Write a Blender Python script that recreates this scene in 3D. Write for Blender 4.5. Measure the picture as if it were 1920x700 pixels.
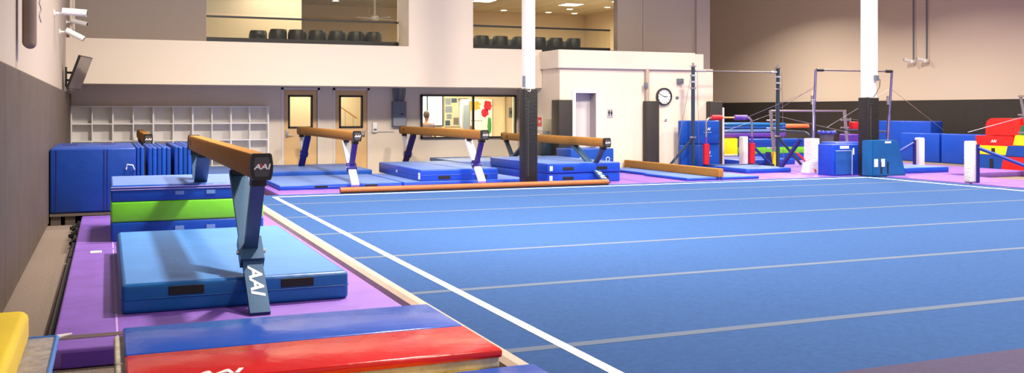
import bpy, bmesh, math, random
from mathutils import Vector, Matrix
random.seed(7)
S = bpy.context.scene
for o in list(bpy.data.objects): bpy.data.objects.remove(o)
COL = S.collection
PI = math.pi

# ------------------------------------------------------------------ camera
cd = bpy.data.cameras.new('camera'); cam = bpy.data.objects.new('camera', cd); COL.objects.link(cam)
cam.location = (0, 0, 1.49)
YAW = math.atan(760 / 1829)
cam.rotation_euler = (PI / 2, 0, -YAW)
cd.sensor_width = 36; cd.sensor_fit = 'HORIZONTAL'; cd.lens = 36 * 1829 / 1920
cd.shift_y = -(350 - 208) / 1920
cd.clip_start = 0.05; cd.clip_end = 200
S.camera = cam

# ------------------------------------------------------------------ world, lamps, exposure
w = bpy.data.worlds.new('world'); S.world = w; w.use_nodes = True
bg = w.node_tree.nodes['Background']; bg.inputs[0].default_value = (1.0, 0.92, 0.98, 1); bg.inputs[1].default_value = 0.55
S.view_settings.view_transform = 'Standard'; S.view_settings.look = 'None'
S.view_settings.gamma = 1; S.view_settings.use_curve_mapping = False
S.view_settings.exposure = 0.13

def area(loc, sx, sy, power, col, spread=150, rot=(0, 0, 0)):
    l = bpy.data.lights.new('lamp', 'AREA'); l.shape = 'RECTANGLE'; l.size = sx; l.size_y = sy
    l.energy = power; l.color = col; l.spread = math.radians(spread)
    o = bpy.data.objects.new('lamp', l); COL.objects.link(o); o.location = loc; o.rotation_euler = rot
    return o
WARM = (1.0, 0.88, 0.74)
for x, y, p in ((4.6, 2.2, 240), (9.0, 3.2, 320), (9.4, 8.5, 360), (13.6, 3.2, 330),
                (13.6, 9.3, 380), (18.6, 3.2, 300), (18.6, 9.3, 420), (18.6, 15.6, 560), (18.6, 22.0, 650), (19.5, 28.5, 600)):
    area((x, y, 6.6), .55, .55, p, WARM, 140)
for x, y, p in ((2.4, 12.0, 470), (7.2, 12.6, 360), (12.4, 13.2, 230)):          # lamps turned a little towards the back wall
    area((x, y, 6.6), .55, .55, p, WARM, 150, (math.radians(26), 0, 0))
for x, y, p in ((2.8, 16.4, 210), (7.4, 16.4, 110), (12.2, 16.0, 230)):
    area((x, y, 6.6), .55, .55, p, WARM, 115)
area((4.1, 9.3, 6.6), .45, .45, 620, WARM, 120)
area((6.5, 23.4, 4.5), 7, 2, 190, (1.0, .86, .70), 170)           # gallery ceiling light
area((11.6, 25.4, 4.5), 3, 2, 140, (1.0, .82, .50), 170)
area((8.4, 24.3, 2.30), 2.6, 1.6, 260, (1.0, .86, .58), 175)         # office ceiling light
area((4.7, 24.0, 2.30), 2.2, 1.4, 60, (1.0, .88, .62), 175)         # corridor ceiling light

# ------------------------------------------------------------------ materials
def lin(c):
    c = c / 255
    return c / 12.92 if c <= .04045 else ((c + .055) / 1.055) ** 2.4
def rgb(c): return (lin(c[0]), lin(c[1]), lin(c[2]), 1)
MATS = {}
def mat(name, c, rough=.5, metal=0, spec=.5, bump=None, var=None, emit=None, strength=1, coat=0):
    """bump=(scale,strength[,distance,stretch]); var=(scale, amount) mottles the colour a little"""
    if name in MATS: return MATS[name]
    m = bpy.data.materials.new(name); m.use_nodes = True; nt = m.node_tree; N = nt.nodes; L = nt.links
    b = N['Principled BSDF']; b.inputs['Base Color'].default_value = rgb(c); b.inputs['Roughness'].default_value = rough
    b.inputs['Metallic'].default_value = metal; b.inputs['Specular IOR Level'].default_value = spec
    b.inputs['Coat Weight'].default_value = coat
    tc = N.new('ShaderNodeTexCoord')
    if var:
        n = N.new('ShaderNodeTexNoise'); n.inputs['Scale'].default_value = var[0]; n.inputs['Detail'].default_value = 5
        L.new(tc.outputs['Object'], n.inputs['Vector'])
        r = N.new('ShaderNodeMapRange'); r.inputs[1].default_value = .3; r.inputs[2].default_value = .7
        r.inputs[3].default_value = 1 - var[1]; r.inputs[4].default_value = 1 + var[1]
        L.new(n.outputs['Fac'], r.inputs[0])
        mx = N.new('ShaderNodeVectorMath'); mx.operation = 'SCALE'; mx.inputs[0].default_value = rgb(c)[:3]
        L.new(r.outputs[0], mx.inputs['Scale']); L.new(mx.outputs[0], b.inputs['Base Color'])
    if bump:
        n = N.new('ShaderNodeTexNoise'); n.inputs['Scale'].default_value = bump[0]; n.inputs['Detail'].default_value = 3
        if len(bump) > 3:
            mp = N.new('ShaderNodeMapping'); mp.inputs['Scale'].default_value = bump[3]
            L.new(tc.outputs['Object'], mp.inputs[0]); L.new(mp.outputs[0], n.inputs['Vector'])
        else: L.new(tc.outputs['Object'], n.inputs['Vector'])
        bp = N.new('ShaderNodeBump'); bp.inputs['Strength'].default_value = bump[1]
        bp.inputs['Distance'].default_value = bump[2] if len(bump) > 2 else .01
        L.new(n.outputs['Fac'], bp.inputs['Height']); L.new(bp.outputs[0], b.inputs['Normal'])
    if emit:
        b.inputs['Emission Color'].default_value = rgb(emit); b.inputs['Emission Strength'].default_value = strength
    MATS[name] = m; return m
def vinyl(name, c, rough=.36): return mat(name, c, rough, bump=(5, .35, .02), var=(2.2, .07))
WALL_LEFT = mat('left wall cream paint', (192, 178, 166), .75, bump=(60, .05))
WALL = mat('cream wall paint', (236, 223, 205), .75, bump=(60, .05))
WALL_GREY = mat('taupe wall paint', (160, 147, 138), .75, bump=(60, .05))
WALL_RIGHT = mat('beige wall paint', (216, 200, 184), .75, bump=(40, .08))
WALL_ROOM = mat('gallery wall paint', (226, 208, 182), .8)
PAD_WALL = mat('charcoal wall padding', (88, 76, 69), .6, bump=(9, .25, .01, (1, 1, .25)), var=(3, .12))
PAD_BLACK = mat('black wall padding', (50, 45, 43), .55, bump=(8, .25), var=(3, .08))
CEIL = mat('ceiling paint', (150, 145, 145), .8)
CARPET = mat('grey brown carpet', (126, 113, 104), .95, spec=.1, bump=(180, .6), var=(60, .22))
FX = mat('blue floor carpet', (49, 82, 135), .92, spec=.15, bump=(220, .5), var=(26, .10))
TAPE = mat('grey seam tape', (88, 102, 126), .8, spec=.2)
TAPEW = mat('white line tape', (250, 248, 250), .7)
BEIGE = mat('beige vinyl edging', (186, 166, 150), .5, bump=(6, .2), var=(4, .08))
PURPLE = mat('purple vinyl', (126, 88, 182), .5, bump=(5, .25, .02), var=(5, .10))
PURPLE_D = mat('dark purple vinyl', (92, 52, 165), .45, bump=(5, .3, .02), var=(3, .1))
BLUE = vinyl('blue vinyl', (12, 74, 172))
BLUE_T = vinyl('teal blue vinyl', (10, 96, 168))
BLUE_L = vinyl('bright blue vinyl', (16, 72, 192))
BLUE_D = vinyl('dark blue vinyl', (14, 62, 152))
NAVY = vinyl('navy vinyl', (30, 40, 120))
SHEENBLUE = vinyl('pale blue vinyl top sheen', (70, 128, 200), .5)  # sheen on the blue vinyl put into a lighter colour
SLATE = vinyl('slate blue vinyl and top sheen', (92, 122, 190), .55)  # paints the sheen on mat tops; also the colour of plain slate mats
GREEN = vinyl('lime green vinyl', (120, 222, 50))
GREEN_D = vinyl('dark green vinyl', (30, 110, 80))
YELLOW = vinyl('yellow vinyl', (255, 222, 30))
RED = vinyl('red vinyl', (222, 34, 28), .3)
ORANGE = vinyl('faded orange vinyl', (226, 110, 70), .5)
CREAMV = mat('cream vinyl sides', (205, 196, 178), .6, bump=(20, .3), var=(14, .22))
GREYV = mat('clear grey vinyl', (168, 160, 158), .3, bump=(16, .8, .03), var=(12, .25))
BLACK = mat('black fabric', (28, 26, 28), .8)
BLACKP = mat('black plastic', (30, 30, 32), .4)
WHITE = mat('white laminate', (248, 247, 246), .5)
CUBBY_BACK = mat('cubby back panel', (226, 221, 219), .6)
SUEDE = mat('tan beam suede', (168, 118, 56), .8, spec=.2, bump=(160, .2), var=(9, .06))
SUEDE_S = mat('shaded beam suede side', (128, 84, 42), .8, spec=.2, bump=(160, .2), var=(9, .05))  # beam suede darkened as its shaded side, not applied
LOG = mat('orange brown leather', (162, 92, 48), .6, bump=(30, .2), var=(6, .08))
STEELBLUE = mat('blue grey steel', (62, 96, 132), .35, metal=.35, var=(5, .06))
STEELNAVY = mat('violet navy steel', (48, 44, 130), .35, metal=.3)
STEELLIGHT = mat('light grey steel', (196, 200, 212), .35, metal=.4)
STEELDARK = mat('dark steel', (62, 80, 100), .4, metal=.5)
CHROME = mat('brushed chrome', (196, 192, 192), .3, metal=.9)
WOODBAR = mat('wooden rail', (206, 160, 96), .5)
MAPLE = mat('maple door veneer', (236, 196, 138), .45, bump=(8, .1, .01, (8, 8, .5)), var=(3, .05))
TRIM = mat('white trim paint', (232, 224, 218), .5)
DOORW = mat('white door paint', (226, 220, 220), .5)
GREYMET = mat('grey enamel', (112, 122, 138), .45, metal=.2)
PAPER = mat('white paper', (240, 240, 240), .7)
WHITEPAD = mat('white padded vinyl', (232, 228, 226), .5, bump=(14, .5, .02, (1, 1, 4)))
REDPAD = vinyl('red foam sleeve', (205, 18, 34), .45)
PURPAD = vinyl('purple foam sleeve', (92, 52, 160), .45)
LOGOW = mat('white print', (245, 245, 250), .5)
LOGOR = mat('red print', (220, 40, 40), .5)
SKIN = mat('skin', (150, 105, 90), .6)
SHIRT = mat('mauve grey shirt', (92, 74, 88), .8)
HAIR = mat('dark brown hair', (48, 34, 30), .7)
TROUSER = mat('dark trousers', (36, 36, 46), .8)
LIGHTP = mat('lit ceiling panel', (255, 255, 250), .5, emit=(255, 246, 220), strength=6)
DAY = mat('daylight through window', (255, 255, 255), .5, emit=(232, 244, 255), strength=2.2)
CONCRETE = mat('dusty grey wood', (104, 92, 84), .8, bump=(20, .3), var=(8, .15))
def glass_mat(name, tint, rough=.0):
    m = bpy.data.materials.new(name); m.use_nodes = True; nt = m.node_tree; N = nt.nodes; L = nt.links
    N.remove(N['Principled BSDF'])
    t = N.new('ShaderNodeBsdfTransparent'); t.inputs[0].default_value = tint
    g = N.new('ShaderNodeBsdfGlossy'); g.inputs['Roughness'].default_value = rough
    f = N.new('ShaderNodeFresnel'); f.inputs[0].default_value = 1.45
    x = N.new('ShaderNodeMixShader'); L.new(f.outputs[0], x.inputs[0]); L.new(t.outputs[0], x.inputs[1]); L.new(g.outputs[0], x.inputs[2])
    L.new(x.outputs[0], N['Material Output'].inputs[0]); return m
GLASS = glass_mat('clear glass', (.95, .97, .94, 1))
GLASS_G = glass_mat('greenish rail glass', (.95, .95, .88, 1))

# ------------------------------------------------------------------ mesh helpers
def box(bm, x0, x1, y0, y1, z0, z1, rot=None, piv=None):
    vs = [bm.verts.new(v) for v in ((x0, y0, z0), (x1, y0, z0), (x1, y1, z0), (x0, y1, z0), (x0, y0, z1), (x1, y0, z1), (x1, y1, z1), (x0, y1, z1))]
    for f in ((0, 3, 2, 1), (4, 5, 6, 7), (0, 1, 5, 4), (1, 2, 6, 5), (2, 3, 7, 6), (3, 0, 4, 7)): bm.faces.new([vs[i] for i in f])
    if rot is not None: bmesh.ops.transform(bm, matrix=Matrix.Translation(piv) @ rot @ Matrix.Translation(-Vector(piv)), verts=vs)
    return vs
def rbox(bm, x0, x1, y0, y1, z0, z1, r=.02, seg=3):
    b = bmesh.new(); box(b, x0, x1, y0, y1, z0, z1)
    bmesh.ops.bevel(b, geom=b.edges[:], offset=min(r, abs(x1 - x0) * .45, abs(y1 - y0) * .45, abs(z1 - z0) * .45), segments=seg, profile=.5, affect='EDGES')
    me = bpy.data.meshes.new('t'); b.to_mesh(me); b.free(); bm.from_mesh(me); bpy.data.meshes.remove(me)
def prism(bm, poly, axis, a, b):
    """extrude a 2D polygon along an axis: 'x' -> (y,z), 'y' -> (x,z), 'z' -> (x,y)"""
    def P(p, t): return (t, p[0], p[1]) if axis == 'x' else (p[0], t, p[1]) if axis == 'y' else (p[0], p[1], t)
    A = [bm.verts.new(P(p, a)) for p in poly]; B = [bm.verts.new(P(p, b)) for p in poly]
    bm.faces.new(A); bm.faces.new(B[::-1]); n = len(poly)
    for i in range(n): bm.faces.new((A[i], B[i], B[(i + 1) % n], A[(i + 1) % n]))
def tube(bm, pts, r, n=10, r2=None, cap=True):
    pts = [Vector(p) for p in pts]; rings = []
    for i, p in enumerate(pts):
        d = (pts[min(i + 1, len(pts) - 1)] - pts[max(i - 1, 0)]).normalized()
        u = d.cross(Vector((0, 0, 1)) if abs(d.z) < .9 else Vector((0, 1, 0))).normalized(); v = d.cross(u)
        rr = r if r2 is None else r + (r2 - r) * i / (len(pts) - 1)
        rings.append([bm.verts.new(p + (u * math.cos(2 * PI * k / n) + v * math.sin(2 * PI * k / n)) * rr) for k in range(n)])
    for a, b in zip(rings, rings[1:]):
        for k in range(n): bm.faces.new((a[k], a[(k + 1) % n], b[(k + 1) % n], b[k]))
    if cap: bm.faces.new(rings[0][::-1]); bm.faces.new(rings[-1])
def bar(bm, p, q, wx, wy, up=(0, 0, 1)):
    """rectangular bar from p to q; wx = width sideways (along world x when possible), wy = the other thickness"""
    p, q = Vector(p), Vector(q); d = (q - p).normalized(); u = Vector((1, 0, 0)); u = (u - d * u.dot(d)).normalized()
    if abs(d.x) > .9: u = Vector((0, 1, 0)); u = (u - d * u.dot(d)).normalized()
    v = d.cross(u)
    vs = [bm.verts.new(c + u * sx * wx / 2 + v * sy * wy / 2) for c in (p, q) for sx, sy in ((-1, -1), (1, -1), (1, 1), (-1, 1))]
    for f in ((0, 1, 2, 3), (7, 6, 5, 4), (0, 4, 5, 1), (1, 5, 6, 2), (2, 6, 7, 3), (3, 7, 4, 0)): bm.faces.new([vs[i] for i in f])
def lathe(bm, prof, c, n=20):
    rings = [[bm.verts.new((c[0] + r * math.cos(2 * PI * k / n), c[1] + r * math.sin(2 * PI * k / n), c[2] + z)) for k in range(n)] for r, z in prof]
    for a, b in zip(rings, rings[1:]):
        for k in range(n): bm.faces.new((a[k], a[(k + 1) % n], b[(k + 1) % n], b[k]))
    bm.faces.new(rings[0][::-1]); bm.faces.new(rings[-1])
def obj(name, bm, m, parent=None, smooth=False, loc=None, label=None):
    bmesh.ops.recalc_face_normals(bm, faces=bm.faces[:])
    me = bpy.data.meshes.new(name); bm.to_mesh(me); bm.free()
    for mm in (m if isinstance(m, (list, tuple)) else [m]): me.materials.append(mm)
    if smooth:
        me.polygons.foreach_set('use_smooth', [True] * len(me.polygons))
        try: me.set_sharp_from_angle(angle=math.radians(38))
        except Exception: pass
    o = bpy.data.objects.new(name, me); COL.objects.link(o)
    if parent is not None: o.parent = parent
    if loc is not None: o.location = loc
    if label: o['label'] = label
    return o
def B(): return bmesh.new()
def thing(name, label, cat, loc=(0, 0, 0), rz=0, group=None):
    o = bpy.data.objects.new(name, None); COL.objects.link(o); o.location = loc; o.rotation_euler = (0, 0, rz); o.empty_display_size = .1
    o['label'] = label; o['category'] = cat
    if group: o['group'] = group
    return o
def tag(o, label, cat, group=None):
    o['label'] = label; o['category'] = cat
    if group: o['group'] = group
    return o
def copy_tree(o, parent=None):
    c = o.copy(); COL.objects.link(c)
    if parent is not None: c.parent = parent
    for ch in [x for x in bpy.data.objects if x.parent == o]: copy_tree(ch, c)
    return c
def struct(name, bm, m, parent=None):
    o = obj(name, bm, m, parent)
    if parent is None: o['kind'] = 'structure'
    return o
def sbox(name, m, *b):
    bm = B(); box(bm, *b); return struct(name, bm, m)
def boxpart(name, m, parent, *b, r=None, label=None):
    bm = B()
    if r: rbox(bm, *b, r=r)
    else: box(bm, *b)
    return obj(name, bm, m, parent, smooth=bool(r), label=label)
def text(name, s, size, m, parent, loc, rot, depth=.002, shear=0, sx=1.0, label=None):
    cu = bpy.data.curves.new('t', 'FONT'); cu.body = s; cu.size = size; cu.align_x = 'CENTER'; cu.align_y = 'CENTER'; cu.extrude = depth; cu.shear = shear
    cu.offset = size * .025
    t = bpy.data.objects.new('t', cu); COL.objects.link(t); bpy.context.view_layer.update()
    me = bpy.data.meshes.new_from_object(t.evaluated_get(bpy.context.evaluated_depsgraph_get())); bpy.data.objects.remove(t)
    for v in me.vertices: v.co.x *= sx
    me.materials.clear(); me.materials.append(m); me.name = name
    o = bpy.data.objects.new(name, me); COL.objects.link(o); o.parent = parent; o.location = loc; o.rotation_euler = rot
    if label: o['label'] = label
    return o
FACE_S = (PI / 2, 0, 0)            # lettering on a face that looks towards -y
FACE_W = (PI / 2, 0, -PI / 2)      # lettering on a face that looks towards -x

# ------------------------------------------------------------------ the room
bm = B(); box(bm, -.9, 24.4, -3, 36, -.1, 0); struct('floor', bm, CARPET)
bm = B(); box(bm, -.9, 24.4, -3, 36, 7.2, 7.3); struct('ceiling', bm, CEIL)
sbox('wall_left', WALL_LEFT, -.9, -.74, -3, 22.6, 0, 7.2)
bm = B()
for k in range(21):
    y = -2.9 + k * 1.22
    if y < 22: rbox(bm, -.74, -.69, y, min(y + 1.215, 22.48), .02, 1.85, r=.02, seg=2)
struct('trim_1', bm, PAD_WALL)                                             # padding on the left wall
sbox('wall_right', WALL_RIGHT, 24.2, 24.4, -3, 36, 0, 7.2)
sbox('trim_2', PAD_BLACK, 24.1, 24.2, -3, 35.9, 0, 1.83)
sbox('wall_back', WALL_RIGHT, 14.4, 24.4, 35.9, 36.1, 0, 7.2)
sbox('trim_3', PAD_BLACK, 14.5, 24.1, 35.8, 35.9, 0, 1.83)

# ground-floor back wall with openings (doors, office window)
def wall_y(name, m, y0, y1, x0, x1, z0, z1, holes):
    bm = B(); xs = x0
    for hx0, hx1, hz0, hz1 in sorted(holes):
        box(bm, xs, hx0, y0, y1, z0, z1)
        if hz0 > z0: box(bm, hx0, hx1, y0, y1, z0, hz0)
        if hz1 < z1: box(bm, hx0, hx1, y0, y1, hz1, z1)
        xs = hx1
    box(bm, xs, x1, y0, y1, z0, z1)
    return struct(name, bm, m)
wall_y('wall_back', WALL, 22.5, 22.64, -.74, 9.6, 0, 2.30, [(3.72, 4.49, 0, 1.97), (4.90, 5.66, 0, 1.98), (6.98, 9.42, .84, 1.86)])
# projecting band in front of the gallery, gallery floor behind it
bm = B(); box(bm, -.74, 9.49, 21.0, 21.95, 2.03, 2.93); box(bm, -.74, 9.49, 21.95, 22.5, 2.03, 2.45); struct('wall_balcony', bm, WALL)
sbox('floor', CARPET, -.74, 14.3, 22.5, 28.4, 2.31, 2.45)
sbox('wall_upper_left', WALL_GREY, -.74, 1.97, 21.8, 21.95, 2.9, 7.2)
sbox('wall_upper_middle', WALL, 6.23, 7.76, 21.0, 21.95, 2.93, 7.2)
bm = B()
for x0, x1 in ((11.76, 12.48), (12.49, 14.02)): box(bm, x0, x1, 21.45, 21.65, 2.4, 7.2)
struct('wall_upper_right', bm, WALL_GREY)
sbox('trim_4', WALL_GREY, 14.02, 14.42, 21.35, 21.7, 0, 7.2)
sbox('wall_upper', WALL, 1.97, 6.23, 21.8, 21.95, 4.75, 7.2)
sbox('wall_upper', WALL, 7.76, 11.76, 21.8, 21.95, 4.75, 7.2)
sbox('wall_gallery_back', WALL_ROOM, -.74, 14.4, 28.3, 28.45, 2.4, 4.8)
sbox('wall_gallery_right', WALL_ROOM, 14.3, 14.42, 21.7, 28.3, 0, 7.2)
sbox('wall_gallery_partition', WALL_ROOM, -.74, 4.4, 24.0, 24.12, 2.45, 4.62)
def grid_mat():
    m = bpy.data.materials.new('ceiling tiles'); m.use_nodes = True; N = m.node_tree.nodes; L = m.node_tree.links
    br = N.new('ShaderNodeTexBrick'); br.offset = 0; br.inputs['Scale'].default_value = 1; br.inputs['Brick Width'].default_value = .6; br.inputs['Row Height'].default_value = .6
    br.inputs['Mortar Size'].default_value = .012; br.inputs['Color1'].default_value = rgb((222, 212, 185)); br.inputs['Color2'].default_value = rgb((212, 202, 176)); br.inputs['Mortar'].default_value = rgb((170, 160, 130))
    tc = N.new('ShaderNodeTexCoord'); L.new(tc.outputs['Object'], br.inputs['Vector']); L.new(br.outputs[0], N['Principled BSDF'].inputs['Base Color'])
    N['Principled BSDF'].inputs['Roughness'].default_value = .9; return m
sbox('ceiling', grid_mat(), -.74, 14.3, 21.95, 28.3, 4.57, 4.75)
# restroom block: side wall, front wall, parapet
wall_y('wall_restroom', WALL, 20.04, 20.2, 9.50, 13.35, 0, 2.86, [(9.90, 10.42, 0, 1.90)])
sbox('wall_restroom_side', WALL, 9.50, 9.66, 20.2, 22.5, 0, 2.86)
sbox('wall_restroom_end', WALL, 13.35, 13.62, 20.04, 21.4, 0, 2.50)
bm = B(); prism(bm, [(9.44, 20.99), (9.44, 19.99), (9.48, 19.96), (13.06, 19.96), (13.06, 20.99)], 'z', 2.47, 2.88); struct('wall_parapet', bm, WALL)
sbox('ceiling', CEIL, 9.61, 13.6, 20.2, 21.4, 2.38, 2.46)
# rooms behind the back wall
sbox('wall_corridor', WALL_ROOM, 3.0, 6.4, 24.9, 25.0, 0, 2.3)
sbox('wall_corridor', WALL_ROOM, 3.0, 3.1, 22.64, 25.0, 0, 2.3)
sbox('wall_office_left', WALL_ROOM, 6.4, 6.5, 22.64, 26.1, 0, 2.3)
wall_y('wall_office_back', WALL_ROOM, 26.0, 26.15, 6.5, 11.6, 0, 2.3, [(8.07, 8.70, 1.06, 1.92)])
sbox('wall_office_right', WALL_ROOM, 11.3, 11.4, 22.64, 26.0, 0, 2.3)

# gallery windows: rails and glass
def glass_rail(name, x0, x1, posts, label):
    t = bpy.data.objects.new(name, None); COL.objects.link(t); t.location = (x0, 21.84, 2.93); t['kind'] = 'structure'
    L = x1 - x0
    boxpart('handrail', BLACKP, t, 0, L, -.03, .03, .575, .615)
    boxpart('base_rail', BLACKP, t, 0, L, -.035, .035, -.02, .145)
    xs = [0] + posts + [L]
    for a, b in zip(xs, xs[1:]): boxpart('glass_panel', GLASS_G, t, a + .006, b - .006, -.006, .006, .10, .58)
glass_rail('window_1', 1.98, 6.22, [.28, 1.75, 2.95, 3.35], '')
glass_rail('window_2', 7.77, 11.75, [.2, .75, 2.0, 2.9], '')
bm = B(); box(bm, 1.98, 6.22, 21.9, 21.91, 3.6, 4.75); struct('window_3', bm, GLASS)
# office window
def window_frame(name, x0, x1, z0, z1, y, mull, fw=.04, fm=BLACKP, gm=GLASS, d=.07):
    t = bpy.data.objects.new(name, None); COL.objects.link(t); t.location = ((x0 + x1) / 2, y, z0); t['kind'] = 'structure'
    W = (x1 - x0) / 2; Hh = z1 - z0
    bm = B(); box(bm, -W, W, -d, .03, 0, fw); box(bm, -W, W, -d, .03, Hh - fw, Hh); box(bm, -W, -W + fw, -d, .03, 0, Hh); box(bm, W - fw, W, -d, .03, 0, Hh)
    for mx in mull: box(bm, mx - x0 - W - fw * .55, mx - x0 - W + fw * .55, -d * .7, .03, 0, Hh)
    obj('window_frame', bm, fm, t)
    boxpart('window_pane', gm, t, -W + fw, W - fw, -.01, 0, fw, Hh - fw)
    return t
window_frame('window_4', 6.96, 9.44, .82, 1.88, 22.5, [8.31])
window_frame('window_5', 8.07, 8.70, 1.06, 1.92, 26.0, [8.24], fw=.03, gm=DAY)

# doors
def maple_door(n, x0, x1, hinge_right):
    t = bpy.data.objects.new('door_%d' % n, None); COL.objects.link(t); t.location = ((x0 + x1) / 2, 22.5, 0); t['kind'] = 'structure'
    W = (x1 - x0) / 2
    bm = B(); a, b, c, d = -.27, .27, 1.10, 1.84
    box(bm, -W, a, .03, .075, .13, 1.97); box(bm, b, W, .03, .075, .13, 1.97); box(bm, a, b, .03, .075, .13, c); box(bm, a, b, .03, .075, d, 1.97); box(bm, -W, W, .04, .07, .0, .13)
    obj('door_leaf', bm, MAPLE, t)
    bm = B(); box(bm, a - .01, b + .01, .005, .09, c - .01, c + .03); box(bm, a - .01, b + .01, .005, .09, d - .03, d + .01)
    box(bm, a - .01, a + .03, .005, .09, c, d); box(bm, b - .03, b + .01, .005, .09, c, d); obj('window_frame', bm, BLACKP, t)
    boxpart('window_pane', GLASS, t, a + .03, b - .03, .045, .055, c + .03, d - .03)
    bm = B(); box(bm, -W - .05, -W, -.02, .06, 0, 2.02); box(bm, W, W + .05, -.02, .06, 0, 2.02); box(bm, -W - .05, W + .05, -.02, .06, 1.97, 2.02); obj('door_frame', bm, TRIM, t)
    s = -1 if hinge_right else 1
    h = B(); rbox(h, s * (W - .08) - .03, s * (W - .08) + .03, .005, .03, .88, 1.06, r=.01); tube(h, [(s * (W - .08), .02, .94), (s * (W - .08), -.045, .94), (s * (W - .22), -.045, .94)], .011, 8)
    obj('door_handle', h, CHROME, t, smooth=True)
    for z in (.32, 1.05, 1.75):
        bm = B(); tube(bm, [(-s * (W + .003), .0, z - .05), (-s * (W + .003), .0, z + .05)], .012, 8); obj('hinge', bm, CHROME, t)
maple_door(1, 3.72, 4.49, True)
maple_door(2, 4.90, 5.66, False)
t = bpy.data.objects.new('door_3', None); COL.objects.link(t); t.location = (10.16, 20.04, 0); t['kind'] = 'structure'
boxpart('door_leaf', DOORW, t, -.26, .26, .28, .33, 0, 1.90)
bm = B(); box(bm, -.345, -.26, -.02, .0, 0, 1.99); box(bm, .26, .345, -.02, .0, 0, 1.99); box(bm, -.26, .26, -.02, .0, 1.90, 1.99); obj('door_frame', bm, TRIM, t)
bm = B(); box(bm, -.262, -.25, 0, .28, 0, 1.9); box(bm, .25, .262, 0, .28, 0, 1.9); box(bm, -.25, .25, 0, .28, 1.89, 1.9); obj('door_jamb', bm, mat('grey jamb paint', (170, 160, 165), .6), t)
bm = B(); tube(bm, [(-.2, .28, .92), (-.2, .23, .92), (-.1, .23, .92)], .012, 8); lathe(bm, [(.025, -.03), (.025, .03)], (-.2, .27, .92), 10); obj('door_handle', bm, CHROME, t, smooth=True)

# ------------------------------------------------------------------ wall-mounted padding on the restroom block
def wallpad(x0, x1, y0, y1, z1, label):
    bm = B(); rbox(bm, x0, x1, y0, y1, .12, z1, r=.02); o = obj('wall_pad', bm, PAD_BLACK, smooth=True); return tag(o, label, 'wall pad')
o = wallpad(9.43, 9.78, 19.94, 20.34, 1.74, 'charcoal safety pad wrapped round the wall corner left of the restroom door')
o = wallpad(11.66, 12.01, 19.86, 20.04, 1.72, 'tall dark grey safety pad on white wall below the clock, left of it')
o = wallpad(13.42, 13.78, 19.86, 20.04, 1.72, 'dark grey safety pad at the right end of the white wall behind blue mats')

# ------------------------------------------------------------------ spring floor
t = thing('spring_floor', 'large blue carpeted gymnastics floor with white boundary line and grey seams', 'exercise floor', (8.3, 9.9, 0))
def P0(x): return x - 8.3
def Q0(y): return y - 9.9
bm = B(); box(bm, P0(2.03), P0(14.66), Q0(3.1), Q0(15.86), 0, .14); obj('carpet', bm, FX, t)
bm = B()
prof = [(2.07, .03), (2.07, .145), (2.05, .150), (2.01, .146), (1.975, .125), (1.96, .08), (1.965, .03)]
prism(bm, [(P0(a), b) for a, b in prof], 'y', Q0(3.1), Q0(15.5)); obj('edge_roll', bm, BEIGE, t, label='beige rounded edging')
for y in (5.06, 6.93, 8.79, 10.63, 12.45, 14.25):
    bm = B(); box(bm, P0(2.07), P0(14.64), Q0(y) - .045, Q0(y) + .045, .14, .1415); obj('seam_tape', bm, TAPE, t)
W_ = .035
for b in ((2.42 - W_, 2.42 + W_, 3.2, 15.5), (14.25 - W_, 14.25 + W_, 3.2, 15.5), (2.42, 14.25, 15.5 - W_, 15.5 + W_)):
    bm = B(); box(bm, P0(b[0]), P0(b[1]), Q0(b[2]), Q0(b[3]), .14, .143); obj('boundary_line', bm, TAPEW, t, label='white boundary line')

# ------------------------------------------------------------------ generic mats
def crash_mat(label, x0, x1, y0, y1, z0, z1, m=BLUE, handles=(), seam=(), name='landing_mat', cat='mat', group=None, r=.025, top=None, tagw=None, ends=()):
    """handles: list of (side, position 0..1, relative height) ; seam: relative heights of piping; origin = base centre"""
    cx, cy = (x0 + x1) / 2, (y0 + y1) / 2; hx, hy, h = (x1 - x0) / 2, (y1 - y0) / 2, z1 - z0
    t = thing(name, label, cat, (cx, cy, z0), 0, group)
    bm = B(); rbox(bm, -hx, hx, -hy, hy, 0, h, r=r); obj('cover', bm, m, t, smooth=True)
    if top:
        boxpart('top_sheen', top, t, -hx + r, hx - r, -hy + r, hy - r, h - .002, h + .002)  # lighter colour imitating the sheen on the mat's upper face
    for s in seam:
        bm = B(); z = h * s; e = .002
        pts = [(-hx - e, -hy + r, z), (-hx + r, -hy - e, z), (hx - r, -hy - e, z), (hx + e, -hy + r, z), (hx + e, hy - r, z), (hx - r, hy + e, z), (-hx + r, hy + e, z), (-hx - e, hy - r, z), (-hx - e, -hy + r, z)]
        tube(bm, pts, .005, 6); obj('piping', bm, m, t, smooth=True)
    for side, f, zz in handles:
        bm = B(); hw, hh = .115, min(.03, h * .22)
        if side == 's': x = -hx + f * 2 * hx; rbox(bm, x - hw, x + hw, -hy - .008, -hy + .004, zz * h - hh, zz * h + hh, r=.004)
        else: y = -hy + f * 2 * hy; rbox(bm, -hx - .008, -hx + .004, y - hw, y + hw, zz * h - hh, zz * h + hh, r=.004)
        obj('handle', bm, BLACK, t)
    if tagw:
        side, f, zz, w_, h_ = tagw
        bm = B()
        if side == 's': x = -hx + f * 2 * hx; box(bm, x - w_, x + w_, -hy - .006, -hy + .002, zz * h - h_, zz * h + h_)
        else: y = -hy + f * 2 * hy; box(bm, -hx - .006, -hx + .002, y - w_, y + w_, zz * h - h_, zz * h + h_)
        obj('care_label', bm, PAPER, t)
    return t
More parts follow.
